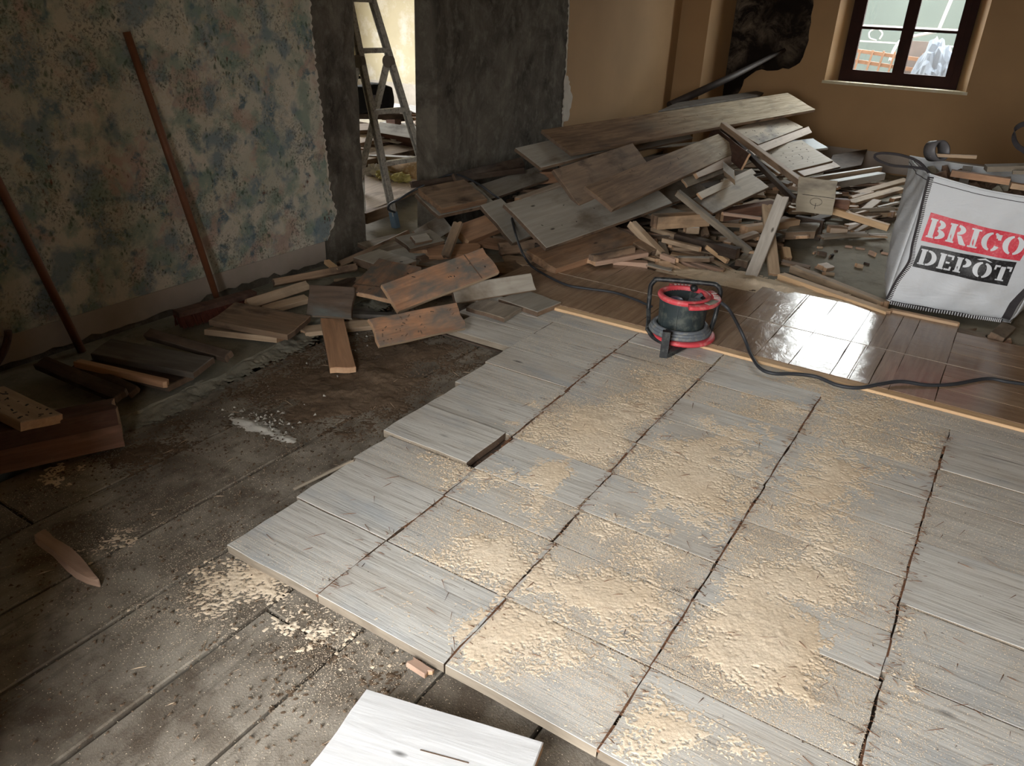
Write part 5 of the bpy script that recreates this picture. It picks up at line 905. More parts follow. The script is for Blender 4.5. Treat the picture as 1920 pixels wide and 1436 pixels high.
# contents of the bag
fill = MB(); fn = 16; r = random.Random(9)
def topz(u, v): return .66+.07*math.sin(3*u+1)*math.sin(2.5*v)
vs = []
for j in range(fn+1):
    for i in range(fn+1):
        a = CT[0].lerp(CT[1], i/fn).lerp(CT[3].lerp(CT[2], i/fn), j/fn); a = Vector((a.x, a.y, topz(i/fn, j/fn)+r.uniform(-.025, .03))); c_ = Vector((-.04, 5.43, a.z)); vs.append(c_+(a-c_)*.95)
fill.add(vs, [(j*(fn+1)+i, j*(fn+1)+i+1, (j+1)*(fn+1)+i+1, (j+1)*(fn+1)+i) for j in range(fn) for i in range(fn)], 0)
o = fill.build('rubble', 'rubble'); tag(o, 'brown crumbled rubble heaped inside the white bag', 'rubble', None, 'stuff')
def chunk(name, c, d, mat, label, cat, seed, rot=None, grp=None):
    r = random.Random(seed); bm = bmesh.new(); bmesh.ops.create_icosphere(bm, subdivisions=1, radius=1)
    for v in bm.verts:
        k = 1+r.uniform(-.28, .22); v.co = Vector((v.co.x*d[0]/2*k, v.co.y*d[1]/2*k, v.co.z*d[2]/2*k))
    me = bpy.data.meshes.new(name); bm.to_mesh(me); bm.free(); o = link(name, me, None, (mat,)); o.location = c; o.rotation_euler = rot or (r.uniform(0, 3), r.uniform(0, 3), r.uniform(0, 3)); return tag(o, label, cat, grp)
r = random.Random(12)
for k in range(26):
    u, v = r.uniform(.05, .95), r.uniform(.05, .9); a = CT[0].lerp(CT[1], u).lerp(CT[3].lerp(CT[2], u), v); s_ = r.uniform(.06, .13)
    chunk('rubble_chunk', (a.x*.9, a.y, topz(u, v)+s_*.25), (s_, s_*r.uniform(.6, 1.2), s_*r.uniform(.5, .9)), r.choice(['rubble', 'rubble', 'dirt', 'concrete']), 'brown lump of broken plaster on top of the filled white bag', 'rubble chunk', 500+k, None, 'lumps in the white bag')
for nm, a, b_, wd, th, mt, lb in [
    ('wood_offcut', (-.28, 5.24, .80), (.02, 5.27, .79), .05, .035, 'orange', 'yellow broken wood strip at the front inside the white bag'),
    ('wood_offcut', (.03, 5.24, .775), (.17, 5.26, .77), .05, .03, 'freshtan', 'second yellow wood bit at the front inside the white bag, right one'),
    ('wood_offcut', (-.42, 5.35, .87), (-.18, 5.38, .885), .022, .018, 'tan', 'thin pale stick sticking out left across the bag contents'),
    ('wood_offcut', (-.12, 5.45, .82), (.10, 5.5, .85), .10, .03, 'greytan', 'greyish board bit between pipe and lump in the white bag'),
    ('wood_offcut', (.02, 5.35, .83), (.30, 5.4, .86), .022, .02, 'greytan', 'thin grey stick lying right across the bag contents')]:
    m = MB(); m.bar(a, b_, wd, th); tag(m.build(nm, mt), lb, 'wood offcut')
m = MB(); m.bar((.155, 5.33, .64), (.15, 5.37, .92), .085, .03, (0, 1, 0)); tag(m.build('wood_offcut', 'dark'), 'dark board standing upright out of the bag contents', 'wood offcut')
m = MB(); m.bar((.30, 5.36, .68), (.40, 5.42, .84), .12, .03, (0, 1, 0)); tag(m.build('wood_offcut', 'greydark'), 'dark slab leaning at the right end of the bag contents', 'wood offcut')
# short grey pipe
m = MB(); n = 20; ax = Vector((.72, -.62, .22)).normalized(); s1 = ax.orthogonal().normalized(); s2 = ax.cross(s1); c0 = Vector(PIPE)-ax*.045; vs = []
for k, (t_, rr) in enumerate([(0, .056), (.085, .056), (.085, .048), (0, .048)]):
    for i in range(n): a = 2*math.pi*i/n; vs.append(c0+ax*t_+s1*rr*math.cos(a)+s2*rr*1.12*math.sin(a))
m.add(vs, [(k*n+i, k*n+(i+1) % n, ((k+1) % 4)*n+(i+1) % n, ((k+1) % 4)*n+i) for k in range(4) for i in range(n)], 0, True)
tag(m.build('pipe_piece', 'pipegrey'), 'short grey pipe ring standing up at the left of the bag contents', 'pipe')
m = MB(); m.bar((-.205, 5.36, .66), (-.21, 5.37, .83), .05, .03, (0, 1, 0)); tag(m.build('wood_offcut', 'greydark'), 'grey upright bit propping the pipe ring in the bag', 'wood offcut')

# ================================================= cable reel
rl = empty('cable_reel', (-1.232, 3.712, .0), -math.radians(-18.45), 'red and black cable reel standing on the sawn floor beside the parquet', 'cable reel')
def part(mb, nm, mats, par=rl): return mb.build(nm, mats, par)
Z0 = .035
m = MB(); m.lathe([(.0, Z0), (.166, Z0), (.176, Z0+.008), (.174, Z0+.020), (.158, Z0+.024), (.0, Z0+.024)], 48, (.0, .0, 0)); lf = part(m, 'lower_flange', 'red'); lf['label'] = 'faded red lower flange'
m = MB()
for k, (rr, z) in enumerate([(.152, .073), (.144, .086), (.134, .096)]): m.tube([(rr*math.cos(a)-.012, rr*math.sin(a)+.0, z) for a in [i*2*math.pi/40 for i in range(40)]], .013, 8, closed=True)
part(m, 'cable_coil', 'coil')['label'] = 'grey dusty cable wound at the foot'
m = MB(); m.lathe([(.0, Z0+.02), (.118, Z0+.02), (.120, .13), (.125, .235), (.128, .25), (.112, .25), (.110, .215), (.0, .215)], 44, (-.012, 0, 0))
for a in (-100, -62, 12, 150, 220):
    c_, s_ = math.cos(math.radians(a)), math.sin(math.radians(a)); m.bar((c_*.122-.012, s_*.122, .07), (c_*.126-.012, s_*.126, .235), .005, .006, (c_, s_, 0))
for a in (60, 75): m.bar((.109*math.cos(math.radians(a))-.012, .109*math.sin(math.radians(a)), .216), (.109*math.cos(math.radians(a))-.012, .109*math.sin(math.radians(a)), .25), .006, .006, (0, 1, 0))
part(m, 'drum', 'drum')
c0 = (-.012, 0, 0)
m = MB(); m.lathe([(.112, .247), (.111, .266), (.116, .271), (.134, .269), (.140, .257), (.132, .244)], 48, c0)
m.lathe([(.128, .246), (.128, .264), (.182, .264), (.188, .256), (.182, .244)], 22, c0, math.radians(-80), math.radians(42)); m.lathe([(.126, .246), (.126, .266), (.168, .266), (.172, .252)], 12, c0, math.radians(74), math.radians(122))
ring = part(m, 'top_ring', 'red')
m = MB(); m.lathe([(.142, .2645), (.142, .2665), (.178, .2665), (.178, .2645)], 10, c0, math.radians(-44), math.radians(-14)); part(m, 'rating_plate', 'grit', ring)
m = MB()
for a in (-4, 4, 12, 22): m.lathe([(.148, .2642), (.148, .2656), (.174, .2656), (.174, .2642)], 3, c0, math.radians(a), math.radians(a+5))
for a in (82, 89, 96, 103, 110): m.lathe([(.142, .2662), (.142, .2676), (.158, .2676), (.158, .2662)], 3, c0, math.radians(a), math.radians(a+4))
part(m, 'worn_lettering', 'label', ring)
m = MB(); m.lathe([(0, .21), (.037, .21), (.038, .238), (.030, .245), (0, .246)], 20, (-.052, -.018, 0)); part(m, 'socket_cap', 'bluecap')['label'] = 'blue round socket cap'
m = MB(); m.box((.040, .0, .228), (.056, .056, .034), 0, Matrix.Rotation(.5, 3, 'Z'), .7); m.lathe([(0, .21), (.022, .21), (.022, .25), (.012, .256), (0, .256)], 14, (.062, -.02, 0)); m.bar((.03, .03, .22), (.075, .045, .262), .018, .014); m.bar((.0, -.03, .222), (.05, -.055, .235), .02, .016); part(m, 'plug', 'coil')
m = MB()
h = [(-.178, -.02, .05), (-.182, .03, .09), (-.192, .085, .14), (-.196, .092, .24), (-.192, .092, .268), (-.175, .092, .292), (-.150, .092, .300), (.105, .092, .308), (.145, .092, .302), (.164, .092, .280), (.168, .092, .250), (.162, .09, .14), (.152, .06, .085), (.140, .02, .05)]
m.tube(catmull(h, 4), .0125, 10); m.tube(catmull([(-.178, -.02, .055), (-.14, -.10, .045), (-.06, -.16, .035)], 5), .012, 8)
part(m, 'carrying_frame', 'black')
m = MB(); m.lathe([(0, -.016), (.015, -.014), (.021, 0), (.015, .016), (0, .018)], 16, (.03, .068, .280)); m.bar((.03, .068, .280), (.03, .094, .290), .012, .012); part(m, 'locking_knob', 'black')
m = MB(); m.bar((-.072, -.236, .0), (-.072, -.236, .142), .040, .030, (0, 1, 0)); m.bar((-.058, -.230, .012), (.03, -.12, .035), .030, .024); m.bar((-.072, -.225, .125), (-.072, -.13, .10), .02, .02); m.bar((-.105, -.02, .018), (.105, .02, .018), .03, .036); m.bar((-.01, .105, .018), (.0, -.13, .018), .03, .036)
part(m, 'stand_foot', 'black')

# ================================================= cables
def cable(pts, r, label, name='power_cable', mat='cable'):
    m = MB(); m.tube(catmull(pts, 7), r, 8); return tag(m.build(name, mat), label, 'cable')
cable(CABLES['out'], .009, 'black cable from the top of the reel snaking right over the parquet edge')
cable(CABLES['in'], .008, 'dark cable draped over the heap of boards from the ladder down to the reel')

# ================================================= broom and poles on the floral wall
br = empty('push_broom', (-3.38, 2.46, -.01), 0, 'push broom leaning on the floral wallpaper, wide head on the floor', 'broom')
o_ = Vector((3.38, -2.46, .01))
A_ = Vector((-3.425, 2.235, .075)); B_ = Vector((-3.365, 2.69, .075))
m = MB(); m.bar(A_+o_, B_+o_, .062, .028); ob = m.build('broom_head', 'darkred', br)
m = MB(); r = random.Random(2)
for i in range(70):
    for j in range(6):
        p = A_.lerp(B_, (i+.5)/70)+Vector((-.026+.0104*j, 0, -.012))+o_; q = p+Vector((.012*(j-2.5)*.4+r.uniform(-.006, .010)+.012, r.uniform(-.008, .008), -.058)); m.bar(p, q, .005, .005)
bo = m.build('bristles', 'broomred', br); bo['kind'] = 'stuff'
m = MB(); m.tube([Vector((-3.465, 2.520, .075))+o_, Vector((-3.53, 2.43, .72))+o_, Vector((-3.600, 2.333, 1.394))+o_], [.017, .0195, .018], 10)
m.build('broom_pole', 'handle', br)
m = MB(); m.tube([(-3.545, 1.785, -.012), (-3.585, 1.70, .45), (-3.608, 1.60, .95), (-3.604, 1.50, 1.45)], .020, 10); tag(m.build('wooden_pole', 'handle'), 'brown wooden pole leaning on the floral wallpaper, left of the broom', 'pole')
m = MB(); m.tube(catmull([(-3.60, 1.36, -.012), (-3.60, 1.42, .03), (-3.59, 1.475, .10), (-3.585, 1.50, .155), (-3.585, 1.505, .18)], 5), .016, 10); tag(m.build('curved_stick', 'darkred'), 'dark curved stick poking in low at the left frame edge', 'stick')
# dark pipe leaning in the far corner
m = MB(); m.tube([(-3.22, 8.20, .66), (-2.88, 9.1, .93), (-2.60, 10.02, 1.20)], [.042, .036, .02], 10); tag(m.build('metal_pipe', 'darkpipe'), 'long dark pipe leaning on the sooty wall in the far corner', 'pipe')

# ================================================= ladder in the opening
ld = empty('stepladder', (-4.2, 4.8, 0), 0, 'articulated aluminium stepladder standing just behind the broken opening', 'ladder')
o_ = Vector((4.2, -4.8, 0))
Af = Vector((-3.936, 4.59, -.045)); Ah = Vector((-4.195, 4.56, 1.15)); Bf = Vector((-3.885, 5.07, -.045)); Bh = Vector((-4.155, 4.84, 1.143))
def along(a, b_, z): t_ = (z-a.z)/(b_.z-a.z); return a+(b_-a)*t_
At = along(Af, Ah, 2.15); Bt = along(Bf, Bh, 2.15)
for a, b_ in ((Af, At), (Bf, Bt)):
    m = MB(); n_ = (Bh-Ah).normalized()
    m.bar(a+o_, b_+o_, .046, .010, (1, 0, .1)); m.bar(a+o_+Vector((-.034, 0, 0)), b_+o_+Vector((-.034, 0, 0)), .046, .010, (1, 0, .1)); m.bar(a+o_+Vector((-.017, .020, 0)), b_+o_+Vector((-.017, .020, 0)), .007, .040, (1, 0, .1))
    m.build('rail', 'alu', ld)
for z in (.43, .80, 1.22, 1.555, 1.9):
    a, b_ = along(Af, At, z), along(Bf, Bt, z); m = MB(); m.bar(a+o_+Vector((-.016, 0, 0)), b_+o_+Vector((-.016, 0, 0)), .042, .034); m.build('rung', 'alu', ld)
for h_, foot in ((Ah, Vector((-4.70, 4.60, 0.0))), (Bh, Vector((-4.69, 4.92, 0.0)))):
    m = MB(); hc = h_+Vector((-.045, -.005, 0)); m.bar(hc+o_, foot+o_, .052, .030, (1, 0, .3)); m.build('rear_rail', 'alu', ld)
    m = MB(); c_ = h_+Vector((-.028, -.012, 0))+o_
    P = []
    for k, y in enumerate((-.022, .022)):
        for i in range(18): a = 2*math.pi*i/18; P.append(c_+Vector((.045*math.cos(a), y, .045*math.sin(a))))
    m.add(P, [tuple(range(18)), tuple(reversed(range(18, 36)))]+[(i, 18+i, 18+(i+1) % 18, (i+1) % 18) for i in range(18)]); m.build('hinge', 'hinge', ld)
m = MB(); a = along(Vector((-4.70, 4.60, 0)), Ah, .30); b_ = along(Vector((-4.69, 4.92, 0)), Bh, .30); m.bar(a+o_, b_+o_, .03, .024); m.build('rear_rung', 'alu', ld)
for f_ in (Af, Bf):
    m = MB(); m.bar(f_+o_+Vector((-.014, 0, -.006)), along(Af if f_ is Af else Bf, Ah if f_ is Af else Bh, .07)+o_+Vector((-.014, 0, 0)), .046, .052, (1, 0, .1)); m.build('rubber_foot', 'blue', ld)
# ================================================= things in the other room
tb = empty('tool_bag', (-6.42, 7.02, .39), math.radians(55), 'black fabric tool bag lying on the dark board beyond the ladder', 'bag')
m = MB(); bm = bmesh.new(); bmesh.ops.create_cube(bm, size=1); bmesh.ops.subdivide_edges(bm, edges=bm.edges[:], cuts=4, use_grid_fill=True)
for v in bm.verts:
    q = v.co.copy(); l = max(abs(q.x), abs(q.y), abs(q.z)); q = q.lerp(q.normalized()*.5, .35); v.co = Vector((q.x*.62, q.y*.30, (q.z+.45)*.30+.02*math.sin(9*q.x)))
me = bpy.data.meshes.new('bag_body'); bm.to_mesh(me); bm.free()
for p in me.polygons: p.use_smooth = True
link('bag_body', me, tb, ('blackcloth',))
m = MB(); m.tube(catmull([(-.22, 0, .24), (-.16, -.02, .33), (-.06, -.02, .35), (.02, 0, .27)], 5), .014, 6); m.build('carry_handle', 'blackcloth', tb)
m = MB(); m.box((.06, -.152, .13), (.14, .012, .10)); m.build('side_pocket', 'pipegrey', tb)
def blob(name, c, d, mat, label, cat, seed, sub=3, amp=.3):
    from mathutils import noise as mn
    bm = bmesh.new(); bmesh.ops.create_icosphere(bm, subdivisions=sub, radius=1)
    for v in bm.verts:
        k = 1+amp*mn.noise(v.co*2.3+Vector((seed, 0, 0)))+amp*.6*mn.noise(v.co*6+Vector((0, seed, 0))); v.co = Vector((v.co.x*d[0]*k, v.co.y*d[1]*k, max(-.4, v.co.z)*d[2]*k))
    me = bpy.data.meshes.new(name); bm.to_mesh(me); bm.free(); o = link(name, me, None, (mat,)); o.location = c; return tag(o, label, cat)
blob('insulation_tuft', (-4.66, 5.50, .09), (.10, .07, .05), 'wool', 'yellow tuft of mineral wool right behind the left ladder rail', 'insulation', 3, 3, .6)
blob('insulation_tuft', (-4.80, 5.42, .12), (.06, .06, .05), 'wool', 'smaller yellow wool tuft touching the ladder rail', 'insulation', 5, 3, .6)
blob('fleece_tuft', (-4.98, 5.50, .10), (.10, .07, .07), 'fleece', 'white torn fleece tuft left of the ladder rail', 'insulation', 8, 3, .8)
blob('plastic_sheet', (-5.55, 6.40, .25), (.34, .16, .05), 'fleece', 'crumpled white sheet lying among the planks behind the ladder', 'sheet', 12, 4, .5)
m = MB(); m.tube([(-5.05, 5.78, .11), (-4.42, 5.74, .11)], [.085, .095], 16); tag(m.build('felt_roll', 'roll'), 'brown and white insulation roll behind the right ladder rail', 'roll')
# ================================================= terrace beyond the window
slab('terrace_floor', [(-8, 5, 10.75, 16, -.05, .02)], 'terrace', 'pale terrace outside the window', 'terrace')
rg = empty('terrace_railing', (-1.9, 13.6, 0), 0, 'white metal terrace railing with scroll seen through the window', 'railing')
m = MB(); m.bar((-2.2, 0, 1.46), (.85, 0, 1.46), .03, .035); m.build('top_rail', 'railwhite', rg)
m = MB(); m.bar((-2.2, 0, 1.25), (.85, 0, 1.25), .018, .018); m.build('lower_rail', 'railwhite', rg)
m = MB(); m.tube(catmull([(-.30, 0, 1.27), (-.40, 0, 1.30), (-.42, 0, 1.38), (-.33, 0, 1.43), (-.24, 0, 1.37), (-.26, 0, 1.29)], 5), .010, 6); m.build('scroll', 'railwhite', rg)
m = MB(); m.bar((.50, 0, 1.46), (.66, 0, 2.5), .04, .04, (0, 1, 0)); m.build('post', 'railwhite', rg)
m = MB(); m.tube(catmull([(-.05, 0, 1.0), (-.02, 0, 1.18), (.05, 0, 1.3), (.22, 0, 1.36), (.5, 0, 1.44)], 6), .022, 6); m.build('curved_brace', 'railwhite', rg)
ts = empty('pallet_stack', (-2.15, 13.2, 0), 0, 'orange pine frame stack outside behind the left window leaf', 'pallet')
for z, nm in ((.80, 'slat'), (.96, 'slat'), (1.10, 'slat')): m = MB(); m.bar((-.5, 0, z+.05), (.85, 0, z-.05), .05, .05); m.build(nm, 'trestle', ts)
for x in (-.22, -.05, .10, .25, .62): m = MB(); m.bar((x-.05, -.05, .0), (x+.06, -.05, 1.15), .025, .025, (0, 1, 0)); m.build('upright', 'trestle', ts)
ob = blob('outdoor_sack', (-1.28, 13.0, .5), (.27, .25, .78), 'greywrap', 'grey-blue full sack standing outside behind the right window leaf', 'sack', 21, 4, .18); ob.location.z = .56
m = MB(); m.bar((-1.02, 12.9, .0), (-.93, 12.9, 1.25), .06, .03, (0, 1, 0)); tag(m.build('white_board', 'railwhite'), 'white upright board beside the outdoor sack', 'board')
m = MB(); m.bar((-1.62, 13.4, .0), (-1.62, 13.4, 1.30), .35, .05, (0, 1, 0)); tag(m.build('pink_panel', 'terrace'), 'pinkish panel standing behind the outdoor sack', 'panel')
# ================================================= sawdust, dirt, splinters
def vnoise(x, y, sc, seed):
    r = np.random.default_rng(seed); G = r.random((256, 256)); X = x*sc+500; Y = y*sc+500; xi = np.floor(X).astype(int); yi = np.floor(Y).astype(int); fx = X-xi; fy = Y-yi; fx = fx*fx*(3-2*fx); fy = fy*fy*(3-2*fy)
    g = lambda a, b_: G[a % 256, b_ % 256]
    return (g(xi, yi)*(1-fx)+g(xi+1, yi)*fx)*(1-fy)+(g(xi, yi+1)*(1-fx)+g(xi+1, yi+1)*fx)*fy
def fbm(x, y, sc, seed, o=5, p=.55):
    a = 1; s_ = 0; t_ = 0
    for k in range(o): s_ += a*vnoise(x, y, sc*2**k, seed+k); t_ += a; a *= p
    return s_/t_
def polymask(x, y, poly, soft):
    ins = np.zeros(x.shape, bool); dist = np.full(x.shape, 1e9); n = len(poly)
    for i in range(n):
        x1, y1 = poly[i]; x2, y2 = poly[(i+1) % n]; c = ((y1 > y) != (y2 > y)) & (x < (x2-x1)*(y-y1)/(y2-y1+1e-12)+x1); ins ^= c
        dx, dy = x2-x1, y2-y1; t_ = np.clip(((x-x1)*dx+(y-y1)*dy)/(dx*dx+dy*dy+1e-12), 0, 1); dist = np.minimum(dist, np.hypot(x-x1-t_*dx, y-y1-t_*dy))
    sd_ = np.where(ins, dist, -dist); return np.clip(sd_/soft*.5+.5, 0, 1)
def density(x, y, polys, soft):
    wx = x+.05*(fbm(x, y, 5, 91, 3)-.5); wy = y+.05*(fbm(x, y, 5, 95, 3)-.5); d = np.zeros(x.shape)
    for P, a in polys: d = np.maximum(d, a*polymask(wx, wy, P, soft))
    return d
def heap(name, x0, x1, y0, y1, cell, polys, base, hmax, mat, label, cat, seed, soft=.12, thr=.52, cutk=False, pile=0.0):
    nx, ny = int((x1-x0)/cell)+1, int((y1-y0)/cell)+1; X, Y = np.meshgrid(np.linspace(x0, x1, nx), np.linspace(y0, y1, ny)); D = density(X, Y, polys, soft)
    nz = fbm(X, Y, 6, seed, 6, .62); ridge = fbm(X*2.2+Y*.6, Y*.8, 16, seed+20, 4, .75); fine = vnoise(X, Y, 90, seed+40); sp_ = .5*fbm(X, Y, 26, seed+60, 4, .8)+.5*fbm(X, Y, 130, seed+70, 2, .9)+.30*(np.random.default_rng(seed).random(X.shape)-.5)
    Hh = D*1.15+(nz-.5)*1.1+(sp_-.5)*1.15*np.clip(1.2-np.clip(D, 0, 1)*.5, 0, 1)-.15*(D < .08)-thr
    if cutk:
        Hh = np.where(on_boards(X, Y), Hh, -1)
        for k in range(4):
            fx_ = np.vectorize(lambda q: c_of(k, q))(Y[:, 0])[:, None]; Hh = Hh-np.where((np.abs(X-fx_) < .009) & (Y < 3.5), .55*(.6+.8*vnoise(X, Y, 6, 5)), 0)
        Hh = Hh-1.0*((X > -1.475) & (X < -1.40) & (Y > 2.05) & (Y < 2.33))
        for q in rows[1:-1]: Hh = Hh-np.where(np.abs(Y-q) < .006, .16, 0)
    hh = np.clip(Hh, -1, 1.0); z = np.where(hh > 0, (hmax*(np.clip(D*1.15+(nz-.5)*1.1-thr, .02, 1)**1.3)+pile*np.clip((D-.82)/.18, 0, 1))*(.35+1.3*ridge)+.0005+.0013*np.random.default_rng(seed+1).random(X.shape), -1)
    keep = (z[:-1, :-1] > 0) | (z[1:, :-1] > 0) | (z[:-1, 1:] > 0) | (z[1:, 1:] > 0)
    zz = base+np.where(z > 0, z, -.002); idx = np.arange(nx*ny).reshape(ny, nx); jj, ii = np.nonzero(keep)
    F = np.stack([idx[jj, ii], idx[jj, ii+1], idx[jj+1, ii+1], idx[jj+1, ii]], 1); used = np.unique(F); remap = -np.ones(nx*ny, int); remap[used] = np.arange(len(used))
    V = np.stack([X.ravel(), Y.ravel(), zz.ravel()], 1)[used]; F = remap[F]
    me = bpy.data.meshes.new(name); me.vertices.add(len(V)); me.vertices.foreach_set('co', V.ravel()); me.loops.add(F.size); me.loops.foreach_set('vertex_index', F.ravel().astype(np.int32)); me.polygons.add(len(F)); me.polygons.foreach_set('loop_start', np.arange(0, F.size, 4, dtype=np.int32)); me.polygons.foreach_set('loop_total', np.full(len(F), 4, np.int32)); me.update(calc_edges=True); me.validate()
    o = link(name, me, None, (mat,)); tag(o, label, cat, None, 'stuff'); return o, D, X, Y
def grains(name, n, x0, x1, y0, y1, polys, base, mat, label, cat, seed, size=(.0015, .005), floor_d=.0, soft=.3, long=1.6, parent=None, clip=False):
    r = np.random.default_rng(seed); X = r.uniform(x0, x1, n*6); Y = r.uniform(y0, y1, n*6); D = density(X, Y, polys, soft) if polys else np.ones(len(X))
    k = r.random(len(X)) < np.maximum(D**1.3*(.5+.8*vnoise(X, Y, 9, 3)), floor_d); X = X[k]; Y = Y[k]
    if clip: q_ = on_boards(X, Y); X = X[q_]; Y = Y[q_]
    X = X[:n]; Y = Y[:n]; n = len(X); S = r.uniform(size[0], size[1], n); A = r.uniform(0, 6.283, n); V = np.zeros((n, 4, 3)); L_ = S*long
    for q, (dx, dy, dz) in enumerate([(-1, -.3, 0), (1, -.35, 0), (.1, .6, 0), (.0, .05, .9)]):
        V[:, q, 0] = X+(dx*np.cos(A)*L_-dy*np.sin(A)*S); V[:, q, 1] = Y+(dx*np.sin(A)*L_+dy*np.cos(A)*S); V[:, q, 2] = base+dz*S
    F = np.array([(0, 1, 3), (1, 2, 3), (2, 0, 3)])[None]+np.arange(n)[:, None, None]*4
    F = F.reshape(-1, 3).astype(np.int32); me = bpy.data.meshes.new(name); me.vertices.add(n*4); me.vertices.foreach_set('co', V.ravel()); me.loops.add(F.size); me.loops.foreach_set('vertex_index', F.ravel()); me.polygons.add(len(F)); me.polygons.foreach_set('loop_start', np.arange(0, F.size, 3, dtype=np.int32)); me.polygons.foreach_set('loop_total', np.full(len(F), 3, np.int32)); me.update(calc_edges=True)
    o = link(name, me, parent, (mat,))
    if parent is None: tag(o, label, cat, None, 'stuff')
    else: o['kind'] = 'stuff'
    return o
def on_boards(X, Y):
    lx = np.zeros(X.shape)-1.8
    for i in range(10): lx = np.where((Y >= rows[i]) & (Y < rows[i+1]), leftx[i] if i < 7 else -1.95, lx)
    ok = (X > lx+.012) & (Y > 1.216)
    ok &= ~((X > -1.478) & (X < -1.392) & (Y > 2.045) & (Y < 2.335))
    for k in range(4): ok &= ~((np.abs(X-np.vectorize(lambda q: c_of(k, q))(Y)) < .004) & (Y < 3.5))
    return ok
TP = SAWDUST['top']; LP = SAWDUST['low']
heap('sawdust', -1.85, .35, 1.0, 3.70, .0034, TP, .0, .008, 'sawdust', 'pale sawdust drifts strewn over the whitish sawn floor', 'sawdust', 30, .22, .50, True, .016)
heap('sawdust', -2.75, -1.0, .85, 1.9, .005, LP, -.052, .010, 'sawdust', 'pale sawdust spilled on the dark underfloor at lower left', 'sawdust', 60, .16, .66)
grains('sawdust_grains', 430000, -1.95, .5, 1.2, 3.69, TP, .0, 'sawdust', 'loose grains of sawdust thinly scattered over the whitish floor', 'sawdust', 71, (.0007, .0017), .03, .30, 1.5, None, True)
grains('sawdust_grains', 70000, -2.7, -.5, .4, 2.2, LP, -.052, 'sawdust', 'loose grains of sawdust on the dark underfloor', 'sawdust', 72, (.0007, .0018), .015, .30)
DIRT = [([(-2.72, 1.95), (-2.2, 1.75), (-1.92, 2.1), (-1.96, 3.0), (-2.3, 3.3), (-2.75, 3.2), (-2.8, 2.4)], .80), ([(-2.74, 1.2), (-2.5, 1.2), (-2.3, 1.9), (-2.6, 2.0)], .55), ([(-2.1, 1.25), (-1.85, 1.3), (-1.9, 1.9), (-2.15, 1.8)], .40), ([(-1.5, .85), (-1.3, .85), (-.95, 1.18), (-1.3, 1.22)], .5), ([(-2.62, 2.0), (-2.3, 1.95), (-2.1, 2.15), (-2.0, 2.6), (-2.2, 2.9), (-2.5, 2.6)], 1.0), ([(-2.68, 1.35), (-2.45, 1.3), (-2.35, 1.6), (-2.6, 1.7)], .85)]
heap('dirt_layer', -2.85, -1.0, .8, 3.4, .006, DIRT, -.053, .030, 'dirt', 'brown dirt and crumbs trodden on the underfloor beside the sawn boards', 'dirt', 80, .25, .66)
grains('dirt_crumbs', 6000, -2.85, -1.0, .4, 3.5, DIRT, -.05, 'dirt', 'small dirt crumbs scattered over the underfloor', 'dirt', 82, (.002, .008), .10, long=1.1)
grains('plaster_crumbs', 260, -2.72, -2.2, 1.75, 3.2, [([(-2.62, 1.80), (-2.36, 1.80), (-2.16, 1.86), (-2.2, 1.92), (-2.5, 1.93)], 1.0)], -.045, 'chalk', 'whitish plaster crumbs in a short line on the dirty underfloor', 'plaster crumbs', 83, (.003, .011), .01, .05, 1.1)
heap('plaster_crumbs', -2.7, -2.1, 1.7, 2.0, .008, [([(-2.53, 1.80), (-2.40, 1.78), (-2.16, 1.84), (-2.18, 1.865), (-2.45, 1.84)], 1.0)], -.05, .016, 'chalk', 'short ridge of whitish mortar on the dirty underfloor', 'plaster crumbs', 84, .03, .7)
heap('ledge_crumbs', -3.06, -2.68, 1.25, 3.6, .007, [([(-2.93, 1.3), (-2.80, 1.3), (-2.78, 1.9), (-2.84, 2.3), (-2.88, 2.7), (-2.90, 3.5), (-3.02, 3.5), (-3.0, 2.7), (-2.94, 2.2), (-2.90, 1.8)], 1.0)], -.045, .045, 'ledge', 'crumbled concrete lumps along the broken edge of the pale ledge', 'rubble', 97, .09, .50)
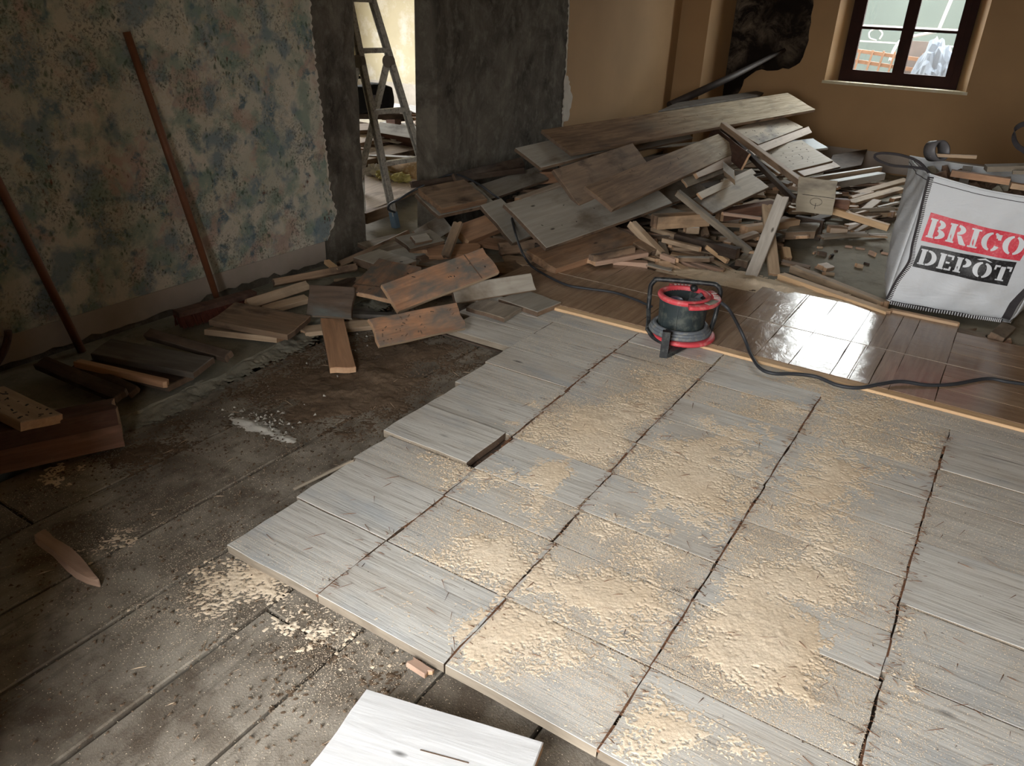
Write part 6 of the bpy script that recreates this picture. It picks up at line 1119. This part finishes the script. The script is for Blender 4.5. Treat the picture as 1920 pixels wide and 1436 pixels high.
heap('sawdust', -2.3, -.2, 4.6, 5.15, .012, [([(-1.75, 4.78), (-1.1, 4.80), (-.55, 4.84), (-.5, 4.98), (-.9, 5.08), (-1.5, 5.06), (-1.8, 4.95)], 1.0)], .0, .03, 'sawdust', 'sawdust banked along the far edge of the parquet below the laths', 'sawdust', 90, .14, .42)
# long fibres and splinters: along the saw cuts and loose in the sawdust
def fibres(name, items, mat, label, cat):
    m = MB()
    for x, y, z, a, L_, w_, e in items:
        dx, dy = math.cos(a)*L_/2, math.sin(a)*L_/2; px, py = -math.sin(a)*w_/2, math.cos(a)*w_/2
        m.add([(x-dx, y-dy, z), (x+dx-px, y+dy-py, z+e), (x+dx+px, y+dy+py, z+e), (x+dx*.1, y+dy*.1, z+w_*.8+e/2)], [(0, 1, 3), (1, 2, 3), (2, 0, 3)])
    o = m.build(name, mat); return tag(o, label, cat, None, 'stuff')
r = random.Random(77); it = []
for k in range(4):
    for _ in range(260):
        y = r.uniform(1.21, 3.5); x = c_of(k, y)+r.gauss(0, .016); it.append((x, y, .001, r.gauss(0, .5), r.uniform(.008, .038), r.uniform(.0012, .003), r.uniform(0, .008)))
fibres('cut_fibres', it, 'bark', 'brown torn fibres along the four saw cuts', 'wood fibres')
it = [(r.uniform(-1.7, .4), r.uniform(1.25, 3.2), .004, r.uniform(0, 3.14), r.uniform(.02, .07), r.uniform(.0015, .003), r.uniform(0, .01)) for _ in range(170)]
fibres('loose_fibres', it, 'bark', 'dark loose splinters lying in the sawdust', 'wood fibres')
it = [(r.uniform(-2.7, -.9), r.uniform(.5, 2.9), -.046, r.uniform(0, 3.14), r.uniform(.02, .07), r.uniform(.0012, .003), r.uniform(0, .005)) for _ in range(110)]
fibres('loose_fibres', it, 'tan', 'pale loose straws on the dirty underfloor', 'wood fibres')
# sawdust packed in the saw cuts
m = MB()
for k in range(4):
    y = 1.21 if k in (0, 2) else 1.24
    while y < (3.5, 3.52, 3.5, 3.5)[k]:
        L_ = r.uniform(.03, .12)
        if r.random() < .6: m.bar((c_of(k, y), y, -.006), (c_of(k, y+L_), y+L_, -.006), .010, .010)
        y += L_+r.uniform(.01, .1)
tag(m.build('sawdust', 'bark'), 'brown sawdust packed in the open saw cuts', 'sawdust', None, 'stuff')
